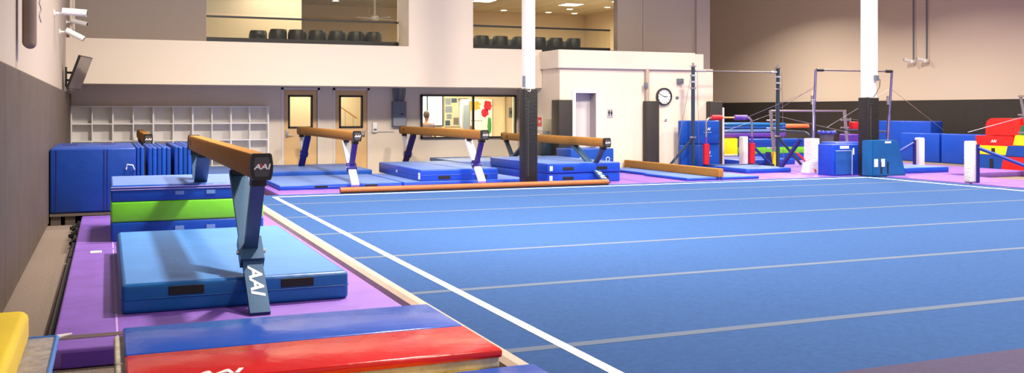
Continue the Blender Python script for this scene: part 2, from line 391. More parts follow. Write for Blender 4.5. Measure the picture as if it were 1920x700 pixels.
# purple base mats by the left wall
def purple_mat(label, x0, x1, y0, y1, seams, strips=(), z1=.12):
    t = crash_mat(label, x0, x1, y0, y1, 0, z1, PURPLE, name='purple_mat', cat='mat', r=.02)
    hx, hy = (x1 - x0) / 2, (y1 - y0) / 2
    for s in seams: boxpart('stitching', mat('pale stitching', (190, 150, 215), .6), t, s - (x0 + x1) / 2 - .006, s - (x0 + x1) / 2 + .006, -hy + .02, hy - .02, z1 - .001, z1 + .0015)
    for y in strips: boxpart('fastening_strip', mat('taupe fastening strip', (84, 68, 72), .8), t, -hx + .01, hx - .01, y - (y0 + y1) / 2 - .05, y - (y0 + y1) / 2 + .05, z1 - .001, z1 + .003)
    bm = B(); box(bm, -hx - .045, -hx + .005, -hy + .02, hy - .02, 0.002, z1 * .5); obj('side_flap', bm, BLACK, t)
    return t
t = purple_mat('light purple mat under the nearest beam and blue landing mat, by the grey carpet', -.30, 1.93, 6.16, 10.42, [.06], [6.46])
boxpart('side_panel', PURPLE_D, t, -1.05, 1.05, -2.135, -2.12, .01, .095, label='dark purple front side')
boxpart('care_label', PAPER, t, -.96, -.86, 1.92, 2.06, .119, .1235)
t2 = t = purple_mat('deeper purple mat under the green-striped stack and beside the big blue block', -.30, 1.93, 10.46, 13.85, [.06])

t = crash_mat('large low blue landing mat under the nearest beam, black handles on its front', .09, 1.63, 7.03, 10.12, .12, .32, BLUE_T, [('s', .27, .72), ('s', .76, .72)], (.5,), r=.03, top=SHEENBLUE)
# green striped mat
t = thing('crash_mat', 'tall blue crash mat with a wide lime green band, behind the nearest beam', 'mat', (.82, 11.8, .12))
for nm, m, a, b in (('lower_layer', BLUE, 0, .2), ('middle_layer', GREEN, .2, .415), ('upper_layer', BLUE, .415, .585)):
    bm = B(); rbox(bm, -.78, .78, -.8, .8, a, b, r=.02); obj(nm, bm, m, t, smooth=True, label='lime green band' if m is GREEN else None)
for z in (.2, .415):
    for x in (-.1, .22, .55):
        boxpart('fastening_tab', mat('pale blue grey webbing', (110, 150, 200), .7), t, x - .045, x + .045, -.812, -.8, (z - .10 if z < .3 else z + .06), (z - .06 if z < .3 else z + .10))
boxpart('top_sheen', SLATE, t, -.76, .76, -.78, .78, .583, .588)  # lilac sheen of the upper face put into the colour
bm = B(); tube(bm, [(-.78, -.805, .565), (.78, -.805, .565)], .006, 6); tube(bm, [(-.78, -.805, .54), (.78, -.805, .54)], .005, 6); obj('piping', bm, mat('lilac piping', (170, 160, 215), .5), t)

bm = B()
for y, l in ((11.6, .05), (12.3, .08), (12.5, .06), (13.1, .09), (13.25, .07)):
    bar(bm, (.0, y, .09), (-l, y + .06, .03), .02, .05); bar(bm, (-.02, y + .1, .07), (-l - .02, y - .02, .05), .015, .04)
s_ = obj('strap_ends', bm, BLACK); s_.parent = t2; s_.location = (-.30 - .815, -12.155, 0)
# big blue block on low pallet
t = thing('foam_block_mat', 'huge dark blue foam block standing by the left wall on a pallet', 'mat', (-.16, 15.05, .16))
bm = B(); rbox(bm, -.52, .52, -1.15, 1.15, 0, .84, r=.025); obj('cover', bm, BLUE_D, t, smooth=True)
for x in (-.44, .13, .17): boxpart('seam', NAVY, t, x - .006, x + .006, -1.156, -1.15, .03, .82)
bm = B(); tube(bm, [(.40, -1.15, .55), (.40, -1.2, .56), (.41, -1.2, .62), (.48, -1.2, .61), (.50, -1.2, .55), (.50, -1.15, .55)], .008, 8); obj('handle', bm, WHITE, t, smooth=True, label='white wire handle')
for x, y in ((-.32, .3), (.18, .6)): boxpart('velcro_patch', NAVY, t, x - .1, x + .1, y - .25, y + .25, .84, .844)
t = thing('pallet', 'dusty grey pallet under the huge blue foam block', 'pallet', (-.16, 15.05, 0))
for x in (-.45, -.28, .2): boxpart('block', CONCRETE, t, x - .06, x + .06, -1.1, 1.1, 0, .12)
boxpart('deck', CONCRETE, t, -.52, .5, -1.14, 1.14, .12, .155)
# folded panel mats standing on edge
def folded(label, x0, x1, y0, y1, z1, n):
    t = thing('folded_panel_mat', label, 'mat', ((x0 + x1) / 2, (y0 + y1) / 2, .0)); hx, hy = (x1 - x0) / 2, (y1 - y0) / 2; w_ = 2 * hx / n
    for k in range(n):
        bm = B(); rbox(bm, -hx + k * w_ + .002, -hx + (k + 1) * w_ - .002, -hy - random.uniform(0, .02), hy, 0.002, z1 - random.uniform(0, .015), r=.015); obj('panel', bm, (BLUE_D, BLUE)[k % 2], t, smooth=True)
    return t
folded('thin dark blue folded mat standing against the right side of the foam block', .37, .47, 14.2, 16.2, 1.0, 2)
folded('blue folded panel mat standing on edge, left one of the pair behind the green-striped stack', .53, .84, 14.6, 16.6, .98, 5)
folded('blue folded panel mat standing on edge, right one of the pair near the nearest beam', .88, 1.24, 14.6, 16.7, .99, 6)

# foreground folding mat (blue + red on top, yellow + blue underneath)
t = thing('folding_panel_mat', 'glossy folding mat with blue and red top panels in the foreground', 'mat', (.94, 5.0, .14))
def fp(name, m, x0, x1, y0, y1, z0, z1, r=.015, label=None):
    bm = B(); rbox(bm, x0 - .94, x1 - .94, y0 - 5.0, y1 - 5.0, z0 - .14, z1 - .14, r=r); return obj(name, bm, m, t, smooth=True, label=label)
GB = vinyl('glossy blue panel', (32, 86, 196), .22); GR = vinyl('glossy red panel', (214, 30, 24), .2)
fp('panel', GB, .08, 1.83, 5.105, 5.76, .255, .30, label='blue top panel')
fp('panel', GR, .08, 1.83, 4.52, 5.10, .255, .30, label='red top panel')
fp('side_wall', CREAMV, .035, 1.82, 5.11, 5.74, .20, .262, label='cream sides of the blue panel')
fp('side_wall', CREAMV, .035, 1.82, 4.535, 5.095, .20, .262, label='cream sides of the red panel')
fp('panel', YELLOW, .10, 1.72, 4.30, 4.92, .155, .205, label='yellow lower panel')
fp('panel', GB, .10, 1.86, 4.93, 5.72, .155, .202, label='blue lower panel')
fp('panel', GB, 1.50, 1.97, 3.9, 4.46, .206, .228, label='blue flap')
text('logo', 'AAI', .10, LOGOW, t, (.46 - .94, 4.60 - 5.0, .161), (0, 0, 0), shear=.3, sx=1.3)
# near-left corner: stacked mats (yellow on top)
t = crash_mat('thick dark mat at the bottom left under the yellow one', -.69, -.42, 2.3, 4.95, 0, .405, NAVY, name='stacked_mat')
t = thing('folded_sheet_mat', 'grey vinyl mat with blue binding sticking out under the yellow mat', 'mat', (-.45, 3.63, .41))
bm = B(); rbox(bm, -.23, .235, -1.33, 1.33, 0, .04, r=.012); obj('cover', bm, GREYV, t, smooth=True)
bm = B(); tube(bm, [(.238, -1.33, .035), (.238, 1.33, .035), (-.2, 1.335, .035)], .011, 8); obj('binding', bm, mat('light blue binding', (70, 130, 225), .4), t, smooth=True)
bm = B(); tube(bm, [(.235, 1.33, .035), (.30, 1.36, .04)], .012, 6, r2=.004); obj('loose_thread', bm, PAPER, t, smooth=True)
bm = B(); rbox(bm, -.17, .20, -1.2, 1.24, 0, .15, r=.035); o = obj('yellow_mat', bm, YELLOW, smooth=True, loc=(-.52, 3.62, .451)); tag(o, 'bright yellow padded mat cut off at the bottom left corner', 'mat')
# grey purple mat in the near right corner
bm = B(); rbox(bm, -3.5, 3.5, -1.0, 1.0, 0, .05, r=.015); o = obj('entry_mat', bm, mat('muted purple grey carpet', (66, 58, 92), .9, bump=(150, .3), var=(30, .1)), loc=(6.2, 2.86, .1435)); tag(o, 'dark greyish purple mat across the bottom right corner', 'mat')

# ------------------------------------------------------------------ balance beams
def beam(label, X0, Ynear, Yfar, ztop, zfoot_near, zfoot_far, steel, longm, strutm, hw=.066, h=.165, logo=True, name='balance_beam', sp=1.25, f0=.06, far=None):
    t = thing(name, label, 'balance beam', (X0, Ynear, min(zfoot_near, zfoot_far)), 0); zb = min(zfoot_near, zfoot_far)
    L = Yfar - Ynear; T = ztop - zb
    # body profile: flat top, gently bulging sides
    pr = [(-hw * .78, T), (-hw * .9, T - .008), (-hw * 1.0, T - .05), (-hw * 1.03, T - h * .5), (-hw, T - h + .045), (-hw * .86, T - h + .008), (-hw * .75, T - h),
          (hw * .75, T - h), (hw * .86, T - h + .008), (hw, T - h + .045), (hw * 1.03, T - h * .5), (hw * 1.0, T - .05), (hw * .9, T - .008), (hw * .78, T)]
    bm = B(); prism(bm, pr, 'y', .03, L - .03); bm.normal_update()
    me = obj('beam_body', bm, [SUEDE], t, smooth=True)
    for e, y0, y1 in ((0, -.012, .05), (1, L - .05, L + .012)):
        cp = [(x * 1.09, T - h / 2 + (z - T + h / 2) * 1.08) for x, z in pr]
        bm = B(); prism(bm, cp, 'y', y0, y1); c = obj('end_cap', bm, BLACKP, t)
        ip = [(x * .78, T - h / 2 + (z - T + h / 2) * .78) for x, z in pr]
        bm = B(); prism(bm, ip, 'y', y0 - .003 if e == 0 else y1, y0 if e == 0 else y1 + .003); obj('cap_insert', bm, mat('charcoal cap insert', (70, 72, 76), .5), c)
    if logo:
        text('logo', 'A', .05, LOGOW, t, (-.030, -.018, T - h / 2), FACE_S, .001, .2, 1.3); text('logo', 'AI', .05, LOGOW, t, (.022, -.018, T - h / 2), FACE_S, .001, .2, 1.3)
        bm = B(); prism(bm, [(-.012, T - h / 2 + .0), (.004, T - h / 2 + .0), (.000, T - h / 2 + .024), (-.006, T - h / 2 + .024)], 'y', -.018, -.0165); obj('logo', bm, LOGOR, t, label='red flame mark')
    bm = B(); rbox(bm, -hw * 1.04 - .001, -hw * 1.0, L - .42, L - .30, T - h * .68, T - h * .3, r=.001); obj('side_mark', bm, mat('brown stamp', (110, 70, 36), .8), t)
    for near in (True, False):
        zf = (zfoot_near if near else zfoot_far) - zb
        def yy(v): return v if near else L - v
        bt = T - h - .005
        s = thing_part = bpy.data.objects.new('leg_frame', None); COL.objects.link(s); s.parent = t
        bm = B(); bar(bm, (0, yy(sp), bt - .02), (0, yy(f0), zf + .004), .135, .045)
        lm, sm = (longm, strutm) if near or not far else far; o = obj('long_leg', bm, lm, s)  # far legs swap steels: shaded undersides painted violet, lit faces grey
        jz = zf + (bt - zf) * .40; jy = f0 + (sp - f0) * .40
        bm = B(); bar(bm, (0, yy(.17), bt - .03), (0, yy(jy), jz + .02), .09, .055); obj('strut', bm, sm, s)
        if sp < 1: collar = .045
        else: collar = .09
        bm = B(); bar(bm, (0, yy(jy + collar), jz + collar / (sp - f0) * (bt - zf)), (0, yy(jy - collar), jz - collar / (sp - f0) * (bt - zf)), .165, .085); obj('joint_collar', bm, lm if far and not near else sm, s)
        bm = B(); tube(bm, [(-.10, yy(jy - .02), jz - .0), (.10, yy(jy - .02), jz - .0)], .016, 10); obj('bolt', bm, CHROME, s)
        bm = B(); box(bm, -.05, .05, yy(sp) - .07, yy(sp) + .07, bt - .035, bt + .008); box(bm, -.05, .05, yy(.17) - .05, yy(.17) + .05, bt - .05, bt + .008); obj('bracket', bm, BLACKP, s)
        if near and logo:
            d = Vector((0, -(sp - f0), -(bt - .02 - zf))).normalized(); p = Vector((0, sp, bt - .02)) + (Vector((0, f0, zf + .004)) - Vector((0, sp, bt - .02))) * .80
            n_ = d.cross(Vector((1, 0, 0))); n_ = n_ if n_.y < 0 else -n_
            # letters run down the leg
            xa = d; za = n_.normalized(); ya = za.cross(xa)
            M = Matrix((xa, ya, za)).transposed().to_euler()
            tt = text('logo', 'AAI', .125, LOGOW, s, p + za * .0235, M, .001, .25, 1.35, label='white lettering')
    return t
beam('tan balance beam closest to the camera, over the big blue landing mat', .95, 6.62, 12.05, 1.20, .12, .12, STEELBLUE, STEELBLUE, STEELBLUE)
beam('tan balance beam in front of the two maple doors, its legs violet as shaded and grey as lit', 3.93, 16.3, 21.6, 1.14, .205, .285, STEELNAVY, STEELLIGHT, STEELNAVY, sp=.88, f0=.14, far=(STEELNAVY, STEELLIGHT))
beam('tan balance beam below the office window, its front leg brightened as lit', 6.25, 16.3, 21.6, 1.14, .205, .205, STEELNAVY, mat('lit leg steel', (235, 235, 240), .3, metal=.2), STEELNAVY, sp=.88, f0=.14, far=(STEELNAVY, STEELLIGHT))  # light on the near long leg painted as a brighter steel
beam('tan balance beam passing behind the black-padded column, over the stacked blue mats', 8.72, 16.3, 21.5, .97, .12, .12, STEELBLUE, STEELBLUE, STEELDARK, sp=1.38, f0=.0)
beam('end of a brown balance beam peeping out above the folded blue mats by the cubbies', .65, 17.6, 21.9, 1.09, 0, 0, STEELBLUE, STEELBLUE, STEELBLUE, logo=True)
t = thing('low_beam', 'long low tan practice beam running to the white wall, right of the stacked mats', 'balance beam', (11.2, 16.2, .12))
bm = B(); rbox(bm, -.06, .06, 0, 4.0 - .2, .06, .225, r=.012); obj('beam_body', bm, SUEDE, t, smooth=True)
for y in (.45, 3.2):
    bm = B(); box(bm, -.18, .18, y - .03, y + .03, 0, .03); box(bm, -.03, .03, y - .03, y + .03, .03, .06); obj('foot', bm, STEELDARK, t)
bm = B(); tube(bm, [(0, .06, 0.0), (0, .06, .06)], .012, 8); obj('end_bolt', bm, CHROME, t)
bm = B(); L_ = 4.93
tube(bm, [(-L_ / 2, 0, .05), (L_ / 2, 0, .05)], .05, 16); o = obj('log_beam', bm, LOG, smooth=True, loc=(5.98, 15.76, .14)); tag(o, 'round orange brown log beam lying along the back edge of the blue floor', 'balance beam')

# ------------------------------------------------------------------ blue mats at the back
crash_mat('purple floor mat behind the blue floor, right of the black column', 7.38, 9.5, 15.9, 18.9, 0, .12, PURPLE, name='purple_mat', r=.015)
purple_back = crash_mat('purple floor mat behind the blue floor, left of the black column', 2.60, 7.0, 15.9, 18.9, 0, .12, PURPLE, name='purple_mat', r=.015)
purple_back = crash_mat('purple floor mat around the long low practice beam', 9.55, 12.6, 15.9, 19.85, 0, .12, PURPLE, name='purple_mat', r=.015)
crash_mat('wide flat blue mat lying before the two maple doors', 1.6, 5.05, 19.65, 22.1, 0, .28, BLUE, r=.02, seam=(.5,), top=SLATE)
crash_mat('flat blue mat at the back edge, under the near end of the left rear beam', 2.74, 4.92, 17.0, 19.5, .12, .20, BLUE_L, [('s', .33, .55), ('s', .74, .55)], (.5,), r=.015, top=SLATE)
crash_mat('flat blue mat under the thicker landing mat with the white care tag', 4.95, 7.40, 17.0, 19.5, .12, .20, BLUE_L, [], (.5,), r=.015, top=SLATE)
t = crash_mat('thick blue landing mat with white care tag under the middle rear beam', 5.28, 6.80, 17.05, 20.0, .20, .41, BLUE_L, [('s', .3, .3), ('s', .78, .3)], (.52,), r=.02, tagw=('w', .025, .45, .05, .06), top=SLATE)
text('logo', 'AAI', .07, LOGOW, t, (-.765, .1, .1), FACE_W, .001, .2)
crash_mat('pale blue mat lying behind the thick landing mat, below the office window', 7.1, 8.6, 20.0, 22.2, 0, .38, SLATE, r=.015)
crash_mat('lower of the two stacked blue mats behind the black column', 7.68, 9.24, 16.75, 19.7, .12, .305, BLUE_L, [('s', .28, .45), ('s', .76, .45)], (), r=.02, tagw=('s', .05, .5, .03, .045))
crash_mat('upper of the two stacked blue mats behind the black column', 7.67, 9.23, 16.72, 19.7, .307, .49, BLUE_L, [('s', .28, .45), ('s', .74, .45)], (), r=.02, tagw=('s', .05, .5, .03, .045), top=SLATE)
t = crash_mat('blue block mat with two round white logos standing before the restroom door', 9.32, 10.38, 19.1, 19.85, .12, .66, BLUE, (), (.55,), r=.02)
for x in (-.28, .38):
    bm = B()
    n = 20
    ring = [(x + .05 * math.cos(2 * PI * k / n), .30 + .055 * math.sin(2 * PI * k / n)) for k in range(n)]
    for k in range(n):
        a, b = ring[k], ring[(k + 1) % n]; sc = .72; ca, cb = (x + (a[0] - x) * sc, .30 + (a[1] - .3) * sc), (x + (b[0] - x) * sc, .30 + (b[1] - .3) * sc)
        prism(bm, [a, b, cb, ca], 'y', -.380, -.375)
    o = obj('logo', bm, LOGOW, t, label='white round logo')
crash_mat('flat blue mat beneath the near half of the long low beam', 10.45, 12.15, 16.25, 17.9, .12, .175, BLUE_L, [], (.5,), r=.015, top=SLATE)
crash_mat('flat blue mat beneath the far half of the long low beam', 10.55, 12.1, 17.95, 19.8, .12, .175, BLUE_L, [], (.5,), r=.015, top=SLATE)

# ------------------------------------------------------------------ right hand floor mats
crash_mat('purple floor mat under the single training bar and the blue folding mat', 12.63, 16.4, 16.0, 19.95, 0, .12, PURPLE, name='purple_mat', r=.015)
crash_mat('purple floor mat behind the short white post, in front of the distant curb', 13.7, 16.4, 20.0, 22.0, 0, .12, PURPLE, name='purple_mat', r=.015)
crash_mat('purple floor mat strip along the right side of the blue floor, far part', 14.72, 16.25, 13.4, 15.48, 0, .16, PURPLE, name='purple_mat', r=.02)
crash_mat('purple floor mat strip along the right side of the blue floor, near part', 14.72, 16.25, 8.4, 13.36, 0, .16, PURPLE, name='purple_mat', r=.02)
crash_mat('purple floor mat between the uneven bars and the blue wall mats', 16.42, 19.4, 16.0, 22.0, 0, .12, PURPLE, name='purple_mat', r=.015)
crash_mat('narrow slate blue border mat beside the grey carpet at right', 16.3, 16.7, 8.4, 15.95, 0, .08, SLATE, name='border_mat', r=.015)
crash_mat('glossy blue folding mat lying under the little red and purple bar', 12.9, 14.1, 17.7, 19.45, .12, .22, BLUE_L, [], (.5,), r=.02, top=SLATE)
crash_mat('blue mat lying under the uneven bars behind the white padded upright', 14.5, 16.3, 20.3, 21.9, .12, .26, BLUE_L, [], (.5,), r=.02)
crash_mat('blue mat lying behind the teal wedge, left of the short white post', 16.1, 17.35, 16.35, 17.4, .12, .24, BLUE_L, [], (.5,), r=.02, top=SLATE)

# ------------------------------------------------------------------ columns
def column(label, x0, y0, w_, zpad, lower=None):
    t = thing('column', label, 'column', (x0 + w_ / 2, y0 + w_ / 2, 0))
    h = w_ / 2 - .035
    boxpart('steel_post', WHITE, t, -h, h, -h, h, 0, 7.2, r=.012)
    bm = B(); rbox(bm, -w_ / 2, w_ / 2, -w_ / 2, w_ / 2, .12, zpad, r=.02); obj('safety_pad', bm, mat('black vinyl pad', (30, 28, 32), .45, bump=(10, .3, .02, (1, 1, 3))), t, smooth=True)
    bm = B()
    for k in range(34):
        z = .3 + k * (zpad - .5) / 34; tube(bm, [(-w_ / 2 + .06, -w_ / 2 - .003, z), (-w_ / 2 + .075, -w_ / 2 - .008, z + .03), (-w_ / 2 + .06, -w_ / 2 - .003, z + .05)], .004, 5)
    obj('lacing', bm, mat('dark lace', (88, 84, 88), .6), t)
    return t
t = column('white steel column with a tall black pad, standing between the rear beams', 6.945, 16.12, .26, 1.89)
bm = B(); box(bm, -.16, -.12, -.14, -.10, 1.92, 2.12); obj('junction_box', bm, GREYMET, t)
bm = B(); tube(bm, [(-.10, -.18, 1.86), (-.06, -.19, 1.83), (-.03, -.18, 1.88)], .01, 6); obj('strap', bm, CHROME, t)
t = column('white steel column with black pad and cables, standing at right by the blue spotting box', 14.65, 15.92, .30, 1.77)
bm = B(); tube(bm, [(-.15, -.15, 1.78), (-.15, -.15, 7.1)], .018, 8); obj('conduit', bm, WHITE, t)
bm = B(); tube(bm, [(.09, -.15, 2.2), (.09, -.15, 7.1)], .012, 8); obj('conduit', bm, WHITE, t)
bm = B(); rbox(bm, .02, .10, -.20, -.13, 2.12, 2.24, r=.01); obj('outlet_box', bm, GREYMET, t)
bm = B(); tube(bm, [(.08, -.17, 2.2), (.14, -.18, 2.14), (.13, -.18, 2.0), (.06, -.18, 1.88), (-.02, -.17, 1.78)], .007, 8); obj('cable', bm, BLACKP, t, smooth=True)
bm = B(); box(bm, -.17, -.12, -.16, -.1, 1.79, 2.0); obj('switch_box', bm, WHITE, t)

# ------------------------------------------------------------------ cubby shelf
t = thing('cubby_shelf', 'white open cubby unit of forty square compartments on the back wall', 'shelf', (1.325, 22.5, 0))
x0, x1, z0, z1 = -2.005, 2.005, .12, 1.58; nx, nz = 10, 4
boxpart('back_panel', CUBBY_BACK, t, x0, x1, -.03, -.005, z0, z1)
for k in range(nx + 1):
    x = x0 + (x1 - x0) * k / nx; th = .016 if k % 2 == 0 else .011; boxpart('divider', WHITE, t, x - th, x + th, -.32, -.03, z0, z1)
for k in range(nz + 1):
    z = z0 + (z1 - z0) * k / nz; boxpart('shelf_board', WHITE, t, x0, x1, -.325, -.03, z - .012, z + .012)
boxpart('plinth', WHITE, t, x0, x1, -.30, -.03, 0, z0)

# ------------------------------------------------------------------ back wall fittings
t = thing('electrical_panel', 'grey electrical panel with conduits on the back wall by the right maple door', 'electrical panel', (6.41, 22.5, 1.12))
boxpart('cabinet', GREYMET, t, -.165, .165, -.14, 0, 0, .60, r=.01)
boxpart('cover', mat('lit grey enamel', (150, 156, 166), .5), t, -.155, .155, -.15, -.14, .01, .20)  # paler colour paints the light on the lower part of the panel
boxpart('latch', BLACKP, t, .03, .08, -.155, -.14, .28, .31)
for x, r in ((0, .035), (-.13, .012), (-.10, .012), (-.07, .012), (.08, .012), (.11, .012), (.14, .012)):
    bm = B(); tube(bm, [(x * .8, -.07, .6), (x, -.07, .70), (x * 1.15, -.07, .95)], r, 8); obj('conduit', bm, GREYMET, t, smooth=True)
t = thing('soap_dispenser', 'white dispenser on the wall left of the electrical panel', 'dispenser', (5.83, 22.5, .98)); 
boxpart('housing', WHITE, t, -.06, .06, -.09, 0, 0, .24, r=.02); boxpart('lever', GREYMET, t, -.035, .035, -.1, -.085, .05, .09)
bm = B(); box(bm, 5.9, 6.3, 22.485, 22.499, .985, .995); o = obj('cable_duct', bm, GREYMET); tag(o, 'thin horizontal cable duct from the dispenser towards the electrical panel', 'cable')
# stair hint behind right door: handrail
t = thing('stair_rail', 'diagonal stair handrail seen through the right door window', 'railing', (5.35, 24.3, 0))
bm = B(); tube(bm, [(-.5, 0, 2.0), (.5, 0, 1.3)], .02, 8); obj('handrail', bm, WOODBAR, t)
for k in range(5):
    bm = B(); tube(bm, [(-.4 + k * .2, 0, 0), (-.4 + k * .2, 0, 1.93 - k * .14)], .008, 6); obj('baluster', bm, CHROME, t)
t = thing('coat_hook_board', 'dark and cream door leaf standing open seen through the left door window', 'door', (4.0, 24.2, 0))
boxpart('door_leaf', MAPLE, t, -.1, .06, -.02, .02, 0, 2.0); boxpart('door_edge', BLACKP, t, .06, .10, -.02, .02, 0, 2.0); t.name = 'open_door'
# office contents
t = thing('poster_board', 'large poster with orange, red flower and green leaf shapes in the office', 'poster', (9.66, 25.93, .74))
boxpart('board', PAPER, t, -.46, .50, 0, .06, 0, 1.08)
OP = mat('orange print', (240, 160, 40), .6, var=(14, .3)); RP = mat('crimson print', (205, 30, 60), .6, var=(25, .3)); GP = mat('leaf green print', (60, 150, 70), .6, var=(25, .4)); BP = mat('brown print', (150, 70, 40), .6, var=(30, .4))
def blob(parent, name, m, cx, cz, rx, rz_, seed):
    rnd = random.Random(seed); n = 22; bm = B()
    prism(bm, [(cx + rx * (1 + rnd.uniform(-.18, .18)) * math.cos(2 * PI * k / n), cz + rz_ * (1 + rnd.uniform(-.18, .18)) * math.sin(2 * PI * k / n)) for k in range(n)], 'y', -.004, -.001)
    return obj(name, bm, m, parent)
blob(t, 'orange_patch', OP, -.14, .90, .30, .15, 1); blob(t, 'orange_patch', OP, -.25, .70, .10, .12, 5)
blob(t, 'flower', RP, .36, .90, .12, .14, 2); blob(t, 'flower', RP, .28, .70, .11, .12, 3)
blob(t, 'leaf', GP, .42, .34, .06, .24, 4); blob(t, 'brown_patch', BP, -.18, .22, .15, .10, 6)
for k, (a, b) in enumerate(((-.15, -.06), (-.04, .02), (.04, .12), (.14, .2))): boxpart('print_line', GREYMET, t, a, b, -.004, -.001, .455, .48)
t = thing('notice_board', 'board of small photographs on the office back wall', 'notice board', (9.10, 25.98, 1.0))
boxpart('board', mat('sage board', (170, 172, 150), .8), t, -.36, .36, -.03, 0, .05, .86)
for k, (a, b, c, d_) in enumerate(((-.34, -.18, .66, .84), (-.16, .0, .72, .84), (.05, .3, .74, .84), (-.34, -.14, .44, .62), (-.34, -.2, .08, .22), (-.1, .1, .1, .3), (-.3, -.16, .26, .4))):
    boxpart('photograph', (GREYMET, STEELDARK, CONCRETE)[k % 3], t, a, b, -.036, -.03, c, d_)
t = thing('silver_dispenser', 'tall silver cabinet standing against the office back wall before the photographs', 'cabinet', (9.06, 25.2, 0))
boxpart('cabinet', CHROME, t, -.12, .12, -.15, .15, 0, 1.78, r=.02); boxpart('front_panel', GREYMET, t, -.08, .08, -.16, -.15, .9, 1.65)
t = thing('thermostat', 'small grey control plate on the yellow office wall at right', 'switch', (10.75, 25.99, 1.30)); boxpart('plate', GREYMET, t, -.05, .05, -.02, 0, 0, .28); boxpart('button', BLACKP, t, -.02, .02, -.03, -.02, .1, .18)
bm = B(); box(bm, 10.46, 10.54, 25.9, 26.0, 0, 2.3); struct('trim_5', bm, WALL_ROOM)
# right side wall: fountain, exit plate
t = thing('drinking_fountain', 'stainless steel drinking fountain on the side wall right of the black column', 'drinking fountain', (9.50, 20.62, .80))
boxpart('basin', CHROME, t, -.30, 0, -.22, .22, .0, .16, r=.03); boxpart('back_plate', mat('dull stainless', (150, 146, 140), .4, metal=.5), t, -.04, 0, -.25, .25, .0, .50, r=.01); boxpart('spout', GREYMET, t, -.14, -.06, -.05, .05, .16, .22)
boxpart('lower_housing', STEELDARK, t, -.22, 0, -.18, .18, -.35, 0, r=.02)
t = thing('extinguisher_sign', 'small red and white vertical wall sign just right of the black column', 'sign', (9.50, 21.12, 1.02))
boxpart('plate', PAPER, t, -.012, 0, -.13, .13, 0, .34); boxpart('red_field', LOGOR, t, -.016, -.012, -.12, .12, .10, .32)
text('lettering', 'FIRE', .075, LOGOW, t, (-.018, 0, .21), FACE_W, .001)
# restroom sign
t = thing('restroom_sign', 'square restroom sign with man and woman figures right of the white door', 'sign', (10.79, 20.04, 1.33))
boxpart('plate', mat('light grey sign', (190, 186, 192), .5), t, -.075, .075, -.012, 0, 0, .20, r=.003)
for x, d_ in ((-.03, 0), (.032, 1)):
    bm = B(); lathe(bm, [(.001, 0), (.012, 0), (.012, .003), (.001, .003)], (0, 0, 0), 12); bmesh.ops.transform(bm, matrix=Matrix.Translation((x, -.0125, .172)) @ Matrix.Rotation(PI / 2, 4, 'X'), verts=bm.verts[:])
    if d_: prism(bm, [(x - .01, .155), (x + .01, .155), (x + .028, .09), (x + .01, .09), (x + .01, .045), (x - .01, .045), (x - .01, .09), (x - .028, .09)], 'y', -.016, -.012)
    else: prism(bm, [(x - .022, .155), (x + .022, .155), (x + .022, .10), (x + .013, .10), (x + .011, .045), (x - .011, .045), (x - .013, .10), (x - .022, .10)], 'y', -.016, -.012)
    obj('figure', bm, BLACKP, t)
# clock
t = thing('wall_clock', 'round wall clock with black rim and white face on the white wall', 'clock', (12.22, 20.04, 1.83))
def disc(name, m, r0, r1, ya, yb, parent, n=40):
    bm = B()
    R0 = [[bm.verts.new((r * math.cos(2 * PI * k / n), y, r * math.sin(2 * PI * k / n))) for k in range(n)] for r, y in ((r1, yb), (r1, ya), (r0, ya), (r0, yb))]
    for a, b in zip(R0, R0[1:]):
        for k in range(n): bm.faces.new((a[k], a[(k + 1) % n], b[(k + 1) % n], b[k]))
    if r0 < .01: pass
    return obj(name, bm, m, parent, smooth=True)
disc('rim', BLACKP, .178, .205, -.07, 0, t); disc('dial', PAPER, .001, .18, -.04, -.02, t)
for k in range(12):
    a = k * PI / 6; bm = B(); box(bm, -.006, .006, -.043, -.04, .135, .165); bmesh.ops.transform(bm, matrix=Matrix.Rotation(a, 4, 'Y'), verts=bm.verts[:]); obj('hour_mark', bm, BLACKP, t)
for nm, a, l, w_ in (('hour_hand', math.radians(92), .09, .008), ('minute_hand', math.radians(-62), .14, .005)):
    bm = B(); box(bm, -w_, w_, -.048, -.044, -.02, l); bmesh.ops.transform(bm, matrix=Matrix.Rotation(a, 4, 'Y'), verts=bm.verts[:]); obj(nm, bm, BLACKP, t)
for nm, x, z, lab, w_ in (('alarm_speaker', 12.66, 2.14, 'small grey alarm horn high on the white wall, upper right of the clock', .075), ('wall_switch', 12.60, 1.78, 'small grey switch box on the white wall right of the clock', .035), ('wall_outlet', 12.28, 1.25, 'tiny white outlet plate below the clock', .04)):
    t = thing(nm, lab, 'wall fitting', (x, 20.04, z)); boxpart('housing', GREYMET if nm != 'wall_outlet' else PAPER, t, -w_, w_, -.09 if w_ > .05 else -.03, 0, 0, w_ * 1.6, r=.008); boxpart('front_plate', mat('mid grey plastic', (110, 105, 110), .5), t, -w_ * .5, w_ * .5, -.095 if w_ > .05 else -.034, -.09 if w_ > .05 else -.03, w_ * .3, w_ * 1.2)
t = thing('wall_strut', 'cream rounded half column standing on the grey pad left of the clock', 'pipe', (11.75, 19.99, 1.72))
bm = B(); tube(bm, [(0, 0, 0), (0, 0, .72), (-.02, .03, .80)], .05, 12); obj('pipe', bm, BEIGE, t, smooth=True)
bm = B(); rbox(bm, -.10, -.03, -.10, -.02, .30, .44, r=.015); obj('sensor', bm, GREYMET, t, smooth=True)

